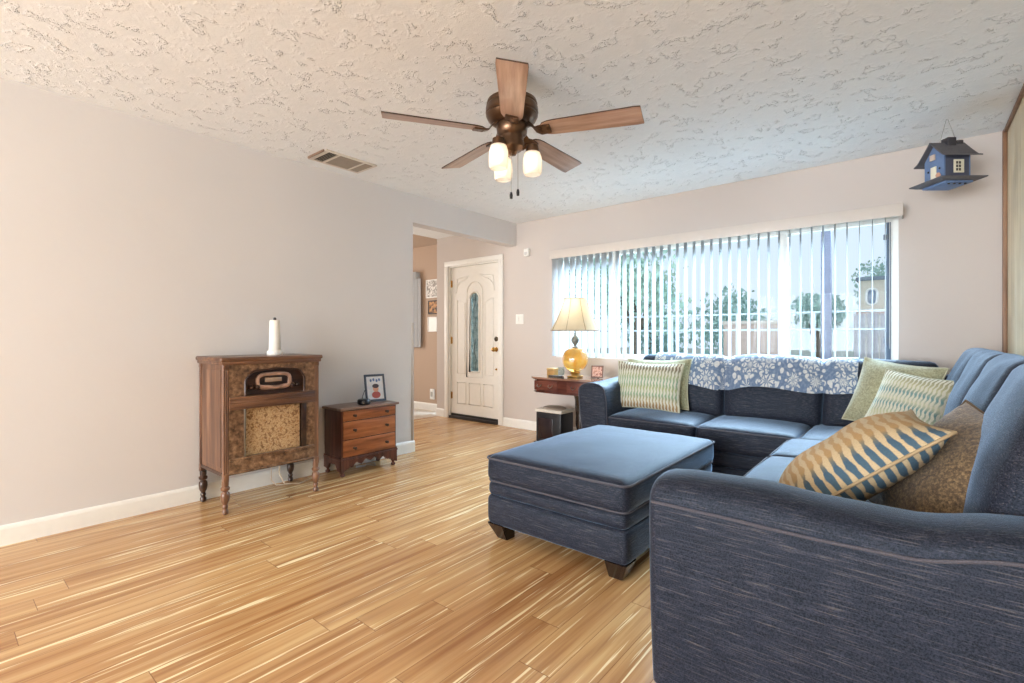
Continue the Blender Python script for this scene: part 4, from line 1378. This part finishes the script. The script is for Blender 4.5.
# ------------------------------------------------------------------ pillows
def pillow_mesh(w, h, T, seed=0, n=26, soft=.08, wr=.008):
    b = nb()
    uvl = b.loops.layers.uv.new('UV')
    def sheet(sg):
        g = []
        for i in range(n + 1):
            row = []
            for j in range(n + 1):
                u, v = math.sin((2 * i / n - 1) * PI / 2), math.sin((2 * j / n - 1) * PI / 2)
                x = w / 2 * u * (1 - soft * (1 - v * v) * abs(u))
                z = h / 2 * v * (1 - soft * (1 - u * u) * abs(v))
                t = T / 2 * ((1 - abs(u) ** 2.6) * (1 - abs(v) ** 2.6)) ** .62
                k = noise.noise(Vector((x * 7 + seed, z * 7, sg * 2 + seed * 1.7)))
                t += wr * k * (1 - abs(u) ** 6) * (1 - abs(v) ** 6)
                # pleats running in from the seams
                t += .0035 * math.sin(u * 34 + seed) * abs(v) ** 3 * (1 - abs(v) ** 8) + .0035 * math.sin(v * 31 + seed) * abs(u) ** 3 * (1 - abs(u) ** 8)
                row.append((b.verts.new((x, -sg * t, z)), (u + 1) / 2, (v + 1) / 2))
            g.append(row)
        for i in range(n):
            for j in range(n):
                q = [g[i][j], g[i + 1][j], g[i + 1][j + 1], g[i][j + 1]]
                if sg < 0: q.reverse()
                f = b.faces.new([t_[0] for t_ in q])
                for lp_, t_ in zip(f.loops, q): lp_[uvl].uv = (t_[1], t_[2])
    sheet(1); sheet(-1)
    bmesh.ops.remove_doubles(b, verts=b.verts, dist=.0004)
    return b
def ikat(name, bands, cream, freq=17, sharp=.1, amp=.5, zig=.02, zf=16):
    """woven rows of small lozenges; bands: colour stops up the cushion"""
    m, nt, bb = new_mat(name)
    tc = N(nt, 'ShaderNodeTexCoord'); sep = N(nt, 'ShaderNodeSeparateXYZ'); L(nt, tc.outputs['UV'], sep.inputs[0])
    u, v = sep.outputs['X'], sep.outputs['Y']
    nz = ntex(nt, tc.outputs['UV'], 26, 2)
    uu = math_(nt, 'ADD', u, math_(nt, 'MULTIPLY', math_(nt, 'SINE', math_(nt, 'MULTIPLY', v, zf * 2 * PI)), zig))
    st = math_(nt, 'SINE', math_(nt, 'MULTIPLY', uu, freq * 2 * PI))
    st = math_(nt, 'ADD', st, math_(nt, 'MULTIPLY', math_(nt, 'SUBTRACT', nz, .5), 1.6))
    # lens shapes: stripe width swells and shrinks along the height
    sw_ = math_(nt, 'SINE', math_(nt, 'MULTIPLY', v, 5 * 2 * PI))
    msk = math_(nt, 'MULTIPLY', math_(nt, 'ADD', st, math_(nt, 'MULTIPLY', sw_, amp)), 1.0 / sharp)
    msk = math_(nt, 'ADD', msk, .5, clamp=True)
    cc = ramp(nt, v, bands)
    c = mixc(nt, msk, cream, cc)
    wv = ntex(nt, coords(nt), 260, 2)
    c = mixc(nt, .3, c, ramp(nt, wv, [(.35, (.55, .55, .55)), (.65, (1, 1, 1))]), 'MULTIPLY')
    L(nt, c, bb.inputs['Base Color'])
    bb.inputs['Roughness'].default_value = .9
    bump(nt, bb, math_(nt, 'ADD', wv, msk), .25, .002)
    return m
def heather(name, a, c_, d, sc=180):
    m, nt, bb = new_mat(name)
    f = ntex(nt, coords(nt), sc, 4, .75)
    f2 = ntex(nt, coords(nt), 6, 2)
    c = ramp(nt, f, [(.34, S(a)), (.5, S(c_)), (.66, S(d))])
    c = mixc(nt, .35, c, ramp(nt, f2, [(.35, (.6, .6, .6)), (.65, (1, 1, 1))]), 'MULTIPLY')
    L(nt, c, bb.inputs['Base Color']); bb.inputs['Roughness'].default_value = .85
    bb.inputs['Sheen Weight'].default_value = .3
    bump(nt, bb, f, .5, .003)
    return m
GREEN_BANDS = [(0, S((150, 120, 90))), (.14, S((176, 150, 104))), (.28, S((142, 170, 140))), (.42, S((170, 176, 128))), (.55, S((128, 168, 142))), (.68, S((168, 176, 136))), (.84, S((132, 124, 104))), (1, S((120, 96, 78)))]
M_IKAT = ikat('green_ikat', GREEN_BANDS, S((214, 212, 194)), 21, .7, .5, .004, 8)
TEAL_BANDS = [(0, S((206, 204, 176))), (.25, S((196, 196, 160))), (.40, S((108, 148, 148))), (.5, S((200, 200, 168))), (.62, S((112, 150, 152))), (.75, S((190, 188, 150))), (1, S((130, 124, 96)))]
M_IKAT2 = ikat('cream_teal_ikat', TEAL_BANDS, S((214, 211, 192)), 19, .5, .5, .006, 8)
TAN_BANDS = [(0, S((70, 96, 112))), (.09, S((66, 92, 112))), (.15, S((120, 116, 102))), (.21, S((176, 142, 96))), (.72, S((190, 154, 106))), (.88, S((204, 172, 126))), (1, S((224, 208, 180)))]
M_IKAT3 = ikat('tan_slate_ikat', TAN_BANDS, S((196, 174, 138)), 16, .5, .5, .006, 3)
M_SAGE = heather('sage_weave', (136, 134, 104), (164, 162, 130), (188, 186, 154), 90)
M_GOLD = heather('bronze_weave', (58, 44, 32), (98, 78, 54), (146, 120, 84), 110)

def place(name, label, mat, pipm, c, n, roll, w, h, T, seed):
    """pillow whose front (-y side) faces direction n; roll turns it in its own plane"""
    n = Vector(n).normalized()
    up = Vector((0, 0, 1)); up = (up - up.dot(n) * n).normalized()
    right = up.cross(n).normalized() * 1.0
    right = Vector((-n).cross(up)).normalized()
    M = Matrix((right, -n, up)).transposed().to_4x4()
    M = Matrix.Translation(c) @ M @ Matrix.Rotation(R(roll), 4, 'Y')
    t = thing(name, label, 'pillow')
    t.matrix_world = M
    o = obj('pillow_cover', pillow_mesh(w, h, T, seed), mat, t, local=True, angle=70)
    b = nb()
    k = 80; pts = []
    for i in range(k):
        s = i / k * 4
        e, f_ = int(s), s - int(s)
        q = 2 * f_ - 1
        u, v = ((q, -1), (1, q), (-q, 1), (-1, -q))[e]
        pts.append((w / 2 * u * (1 - .08 * (1 - v * v) * abs(u)), 0, h / 2 * v * (1 - .08 * (1 - u * u) * abs(v))))
    tube(b, pts, .005, 6, True)
    obj('welt', b, pipm, t, local=True)
    return t
M_WELT = plain('cream_welt', (186, 184, 158), .8, var=.1)
M_WELTB = plain('brown_welt', (98, 78, 56), .8, var=.1)
place('throw_pillow', 'green and cream patterned pillow at the left end of the sofa', M_IKAT, M_WELT, (-1.695, 3.80, .685), (.12, -.93, .30), 1, .55, .40, .15, 1)
place('throw_pillow', 'plain sage green pillow tucked behind the green and cream patterned one', M_SAGE, M_WELT, (-1.665, 3.915, .70), (.10, -.93, .30), -1, .54, .42, .13, 2)
place('throw_pillow', 'plain sage green pillow leaning in the sofa corner', M_SAGE, M_WELT, (-.105, 3.80, .73), (-.30, -.86, .42), 7, .44, .44, .14, 3)
place('throw_pillow', 'cream and teal striped pillow in front of the sofa corner', M_IKAT2, M_WELT, (-.03, 3.60, .70), (-.40, -.80, .45), 8, .38, .38, .14, 4)
M_WELTT = plain('tan_welt', (168, 146, 112), .8, var=.1)
place('throw_pillow', 'tan ribbed pillow with slate blue lower edge lying behind the near sofa arm', M_IKAT3, M_WELTT, (-.165, 1.93, .67), (-.60, -.13, .78), -90, .53, .44, .19, 5)
place('throw_pillow', 'brown and gold woven pillow between the near arm and the right backrest', M_GOLD, M_WELTB, (.085, 1.93, .67), (-.70, -.42, .56), 12, .42, .44, .17, 6)

# ------------------------------------------------------------------ hanging birdhouse
bh = thing('birdhouse', 'grey blue wooden cottage birdhouse hanging from the ceiling', 'birdhouse', (.155, 4.05, 2.035), (0, 0, R(0)))
bh.rotation_euler = (0, 0, R(38)); bh.scale = (.82, .82, 1.04)
M_BH_LIT = plain('birdhouse_blue_lit', (96, 120, 158), .6, var=.08)
M_BH_SHADED = plain('birdhouse_blue_shaded', (70, 74, 92), .6, var=.08)  # darker copy of the lit blue, puts shade on the side walls
M_BHR = plain('birdhouse_roof', (92, 90, 94), .7, var=.12, scale=60, bmp=.3)
M_BHW = plain('birdhouse_cream', (228, 222, 200), .5)
b = nb()
# tray with flared lip
T0 = [(-.135, -.125), (.135, -.125), (.135, .125), (-.135, .125)]
T1 = [(-.165, -.152), (.165, -.152), (.165, .152), (-.165, .152)]
v0 = [b.verts.new((x, y, 0)) for x, y in T0]; v1 = [b.verts.new((x, y, .010)) for x, y in T1]
v2 = [b.verts.new((x, y, .016)) for x, y in T1]; v3 = [b.verts.new((x * .98, y * .98, .011)) for x, y in T0]
b.faces.new(v0[::-1]); b.faces.new(v3)
for A, B_ in ((v0, v1), (v1, v2), (v2, v3)):
    for k in range(4): b.faces.new((A[k], A[(k + 1) % 4], B_[(k + 1) % 4], B_[k]))
obj('tray', b, M_BHR, bh, local=True, smooth=False)
b = nb(); box(b, -.10, .10, -.105, .105, -.012, .0, .002); 
obj('floor_board', b, M_BH_LIT, bh, local=True)
for k, x in enumerate((-.06, -.02, .02, .06)):
    b = nb(); lathe(b, [(.008, -.018), (.008, -.011)], (x, -.085, 0), 8); obj('peg', b, M_BLACK, bh, local=True)
# walls
wx, wy, wh, pk_ = .095, .088, .15, .235
b = nb(); prism(b, [(-wy, .012), (wy, .012), (wy, wh), (0, pk_), (-wy, wh)], 'x', -wx, -wx + .01); obj('gable_wall', b, M_BH_LIT, bh, local=True, smooth=False)
b = nb(); prism(b, [(-wy, .012), (wy, .012), (wy, wh), (0, pk_), (-wy, wh)], 'x', wx - .01, wx); obj('gable_wall', b, M_BH_LIT, bh, local=True, smooth=False)
b = nb(); box(b, -wx + .01, wx - .01, -wy, -wy + .01, .012, wh); obj('side_wall', b, M_BH_SHADED, bh, local=True, smooth=False)
b = nb(); box(b, -wx + .01, wx - .01, wy - .01, wy, .012, wh); obj('side_wall', b, M_BH_SHADED, bh, local=True, smooth=False)
# roof planes with flared eaves
for sg in (-1, 1):
    b = nb(); t_ = .007
    prof = [(0, .250), (sg * .07, .188), (sg * .115, .152), (sg * .150, .140)]
    low = [(y, z - t_) for y, z in prof]
    prism(b, prof + low[::-1], 'x', -.130, .130)
    obj('roof_panel', b, M_BHR, bh, local=True, smooth=False)
b = nb(); box(b, -.02, .045, -.03, .03, .225, .275, .003); obj('chimney', b, plain('chimney_dark', (54, 52, 58), .6), bh, local=True)
b = nb(); box(b, .065, .11, -.015, .02, .24, .262, .003); obj('chimney_pot', b, plain('chimney_dark2', (60, 58, 62), .6), bh, local=True)
# window on the side facing the room, door on the gable
b = nb(); box(b, -.028, .045, -wy - .006, -wy, .048, .125, .001); fr_ = obj('window_frame', b, M_BHW, bh, local=True)
for i_ in range(2):
    for j_ in range(3):
        b = nb(); box(b, -.014 + i_ * .020, .000 + i_ * .020, -wy - .008, -wy - .0055, .058 + j_ * .020, .073 + j_ * .020); obj('window_pane', b, plain('pane_dark%d%d' % (i_, j_), (66, 60, 54), .4), bh, local=True, smooth=False)
b = nb(); box(b, -wx - .006, -wx, -.022, .026, .014, .105, .001); obj('door_panel', b, M_BHW, bh, local=True)
b = nb(); box(b, -wx - .012, -wx, -.012, .028, .145, .178, .001); obj('sign_plaque', b, plain('plaque', (206, 186, 168), .5), bh, local=True)
for y in (-.05, .052):
    b = nb(); lathe(b, [(0, 0), (.007, 0), (.005, .006), (0, .007)], n=8, M=Matrix.Translation((-wx, y, .085)) @ Matrix.Rotation(R(-90), 4, 'Y')); obj('porch_lamp', b, M_BLACK, bh, local=True)
b = nb(); lathe(b, [(0, 0), (.012, .004), (.016, .018), (.008, .03), (0, .032)], (-.115, -.06, .025), 10); obj('flower_pot', b, plain('peach_flowers', (214, 164, 140), .6, var=.3), bh, local=True)
b = nb()
tube(b, [(-.055, 0, .245), (.0, 0, .402)], .0012, 5); tube(b, [(.075, 0, .245), (.0, 0, .402)], .0012, 5)
lathe(b, [(0, .398), (.004, .399), (.004, .405), (0, .405)], n=8)
obj('hanging_wire', b, M_STEEL, bh, local=True)

# ------------------------------------------------------------------ wall decorations in the dining room
def wd(name, label, cat, x0, x1, z0, z1, mat, th=.02, inner=None):
    t = thing(name, label, cat, ((x0 + x1) / 2, YD, z0))
    b = nb()
    f_ = .015
    for a0, a1, c0_, c1_ in ((x0, x0 + f_, z0, z1), (x1 - f_, x1, z0, z1), (x0, x1, z0, z0 + f_), (x0, x1, z1 - f_, z1)): box(b, a0, a1, YD - th, YD, c0_, c1_, .002)
    obj('frame', b, mat, t)
    b = nb(); box(b, x0 + .01, x1 - .01, YD - th * .6, YD - .001, z0 + .01, z1 - .01); obj('picture', b, inner or mat, t, smooth=False)
    return t
def m_spot(name, a, c_, sc):
    m, nt, bb = new_mat(name)
    L(nt, ramp(nt, ntex(nt, coords(nt), sc, 3), [(.4, S(a)), (.6, S(c_))]), bb.inputs['Base Color']); bb.inputs['Roughness'].default_value = .6
    return m
wd('wall_art', 'pale filigree square wall plaque, topmost of three in the dining room', 'wall art', -5.60, -5.30, 1.66, 1.93, M_TRIM, inner=m_spot('filigree', (150, 144, 136), (236, 232, 226), 40))
wd('wall_art', 'small dark orange and brown picture, middle of three in the dining room', 'wall art', -5.55, -5.34, 1.42, 1.62, plain('dk_frame', (60, 46, 38), .5), inner=m_spot('orange_print', (60, 44, 34), (206, 150, 92), 20))
wd('wall_art', 'small white wall ornament, lowest of three in the dining room', 'wall art', -5.56, -5.36, 1.16, 1.38, M_WHITEP)
ou = thing('wall_outlet', 'white plug adapter low on the dining room wall', 'outlet', (-5.47, YD, .14))
b = nb(); box(b, -5.50, -5.42, YD - .03, YD, .17, .32, .006); obj('outlet_plate', b, M_WHITEP, ou)
b = nb(); box(b, -5.48, -5.44, YD - .034, YD - .029, .21, .28, .001); obj('socket', b, plain('socket_grey', (180, 178, 172), .5), ou)

# ------------------------------------------------------------------ outdoors
GZ = -.35
M_GRASS = plain('street_ground', (168, 172, 160), .9, var=.15, scale=2)
tag(obj('street_ground', box(nb(), -30, 25, YB + .2, 60, GZ - .2, GZ), M_GRASS, smooth=False), kind='structure')
def m_leaf(name, a, c_):
    m, nt, bb = new_mat(name)
    L(nt, ramp(nt, ntex(nt, coords(nt), 2.2, 3), [(.35, S(a)), (.65, S(c_))]), bb.inputs['Base Color'])
    bb.inputs['Roughness'].default_value = .6
    return m
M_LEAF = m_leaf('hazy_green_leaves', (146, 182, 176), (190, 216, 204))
M_LEAF2 = m_leaf('hazy_pale_green_leaves', (168, 200, 184), (206, 224, 204))  # outdoor haze is mixed into both leaf colours
M_BARK = plain('bark', (120, 106, 92), .9, var=.2)
def tree(x, y, h, r, label, mat=M_LEAF, group=None, n=1500, squash=.8, seed=0, ls=.16):
    rnd = random.Random(seed)
    t = thing('leafy_tree', label, 'tree', (x, y, GZ))
    b = nb(); tube(b, [(x, y, GZ), (x + .08, y, GZ + h * .35), (x - .05, y + .05, GZ + h * .7)], [.16, .12, .05], 8)
    tube(b, [(x + .05, y, GZ + h * .35), (x + r * .4, y, GZ + h * .65)], [.07, .03], 6); tube(b, [(x + .05, y, GZ + h * .4), (x - r * .4, y + .2, GZ + h * .7)], [.07, .03], 6)
    obj('trunk', b, M_BARK, t)
    b = nb()
    blobs = []
    for _ in range(11):
        a = rnd.uniform(0, 2 * PI); q = r * rnd.uniform(.1, .68)
        blobs.append((Vector((x + q * math.cos(a), y + q * math.sin(a), GZ + h - r * squash + rnd.uniform(-.7, .5) * r * squash)), r * rnd.uniform(.35, .55)))
    for _ in range(n):
        c, br_ = rnd.choice(blobs)
        d = Vector((rnd.gauss(0, 1), rnd.gauss(0, 1), rnd.gauss(0, 1))).normalized()
        p = c + d * br_ * rnd.uniform(.6, 1.05)
        s = ls * rnd.uniform(.6, 1.2)
        e = Euler((rnd.uniform(0, 6), rnd.uniform(0, 6), rnd.uniform(0, 6))).to_matrix()
        vs = [b.verts.new(p + e @ Vector(q_) * s) for q_ in ((-.5, 0, 0), (0, -.3, .06), (.5, 0, 0), (0, .3, .06))]
        b.faces.new(vs)
    obj('foliage', b, mat, t, smooth=False)
tree(-8.3, 10.6, 4.4, 1.6, 'tall leafy tree outside behind the leftmost blinds', seed=1, n=1900)
tree(-5.1, 10.6, 3.9, 1.45, 'leafy tree outside, just right of the left window mullion', M_LEAF2, seed=2, n=1900)
tree(-3.8, 14.0, 2.9, 1.25, 'dark round tree outside left of the right window mullion', seed=3, n=1700, squash=.9)
tree(-6.6, 14.9, 3.1, 1.4, 'round green tree outside behind the middle blinds', seed=8, n=1700, squash=.9)
tree(-1.95, 14.8, 2.6, .62, 'far bushy tree outside between the dark post and the cream house', M_LEAF, seed=6, n=1700)
tree(-.9, 25.5, 5.0, 1.35, 'dark tree top showing above the cream house roof', seed=7, n=1300)
# dark porch post
pp_ = thing('porch_post', 'tall slate grey porch post outside the right window pane', 'post', (-.71, 6.0, GZ))
b = nb(); box(b, -.755, -.665, 5.955, 6.045, GZ, 4.2, .006); obj('post_shaft', b, plain('slate_post', (84, 84, 98), .7), pp_)
b = nb(); box(b, -.80, -.62, 5.91, 6.09, GZ, GZ + .12, .01); obj('post_foot', b, plain('post_foot', (150, 146, 150), .7), pp_)
# white pipe railing
M_RAIL = plain('weathered_white_metal', (165, 172, 178), .5)
rl = thing('metal_railing', 'white metal railing outside, running across below the window middle', 'railing', (-2, 7.2, GZ))
b = nb()
for z in (1.40, 1.18): tube(b, [(-6.5, 7.2, z), (.9, 7.2, z)], .014, 6)
obj('rail', b, M_RAIL, rl)
for k in range(9):
    b = nb(); tube(b, [(-6.5 + k * .92, 7.2, GZ), (-6.5 + k * .92, 7.2, 1.40)], .018, 6); obj('railing_post', b, M_RAIL, rl)
# board fence and stucco wall beyond
fc = thing('board_fence', 'grey wooden board fence outside at the lower right of the window', 'fence', (.5, 8.6, GZ))
b = nb()
for k in range(26):
    x = -.68 + k * .15
    box(b, x, x + .14, 8.6, 8.625, GZ, 1.42 + (.01 if k % 2 else 0))
obj('board_panel', b, plain('weathered_boards', (136, 130, 132), .9, var=.12, scale=6), fc, smooth=False)
b = nb(); box(b, -.68, 3.2, 8.63, 8.67, 1.1, 1.2); box(b, -.68, 3.2, 8.63, 8.67, .2, .3); obj('fence_rail', b, plain('fence_rail', (150, 146, 148), .9), fc, smooth=False)
gw = thing('garden_wall', 'peach stucco garden wall outside left of the board fence', 'wall', (-2.1, 9.0, GZ))
b = nb(); box(b, -2.6, -1.62, 9.0, 9.15, GZ, 1.30); obj('wall_body', b, plain('peach_stucco', (168, 146, 136), .9, bmp=.3), gw, smooth=False)
b = nb(); box(b, -2.65, -1.57, 8.97, 9.18, 1.30, 1.36, .01); obj('coping', b, plain('wall_cap', (180, 166, 156), .9), gw)
# cream house with arched window and terracotta ledge
hs_ = thing('stucco_house', 'cream stucco house with a dark oval window across the street', 'house', (2.0, 18, GZ))
b = nb(); box(b, -1.16, 5.5, 16, 20, GZ, 2.58); obj('house_wall', b, plain('cream_stucco', (226, 214, 196), .9, bmp=.3), hs_, smooth=False)
b = nb(); box(b, -1.22, 5.6, 15.94, 20.06, 2.58, 2.68, .02); obj('parapet', b, plain('grey_parapet', (130, 140, 152), .9), hs_)
b = nb(); box(b, -1.2, 5.5, 15.8, 16.0, 1.66, 1.76, .02); obj('tile_ledge', b, plain('terracotta', (196, 158, 140), .8, var=.15), hs_)
pts = []
for k in range(24):
    a = 2 * PI * k / 24; ca, sa = math.cos(a), math.sin(a)
    pts.append((-.87 + .12 * math.copysign(abs(ca) ** .6, ca), 2.14 + .21 * math.copysign(abs(sa) ** .6, sa)))
b = nb(); prism(b, pts, 'y', 15.95, 16.02); fw = obj('oval_window', b, plain('window_dark', (92, 108, 130), .2), hs_, smooth=False)
b = nb(); tube(b, [(x, 15.95, z) for x, z in pts], .03, 6, True); obj('window_surround', b, M_TRIM, fw)
bpy.context.view_layer.update()
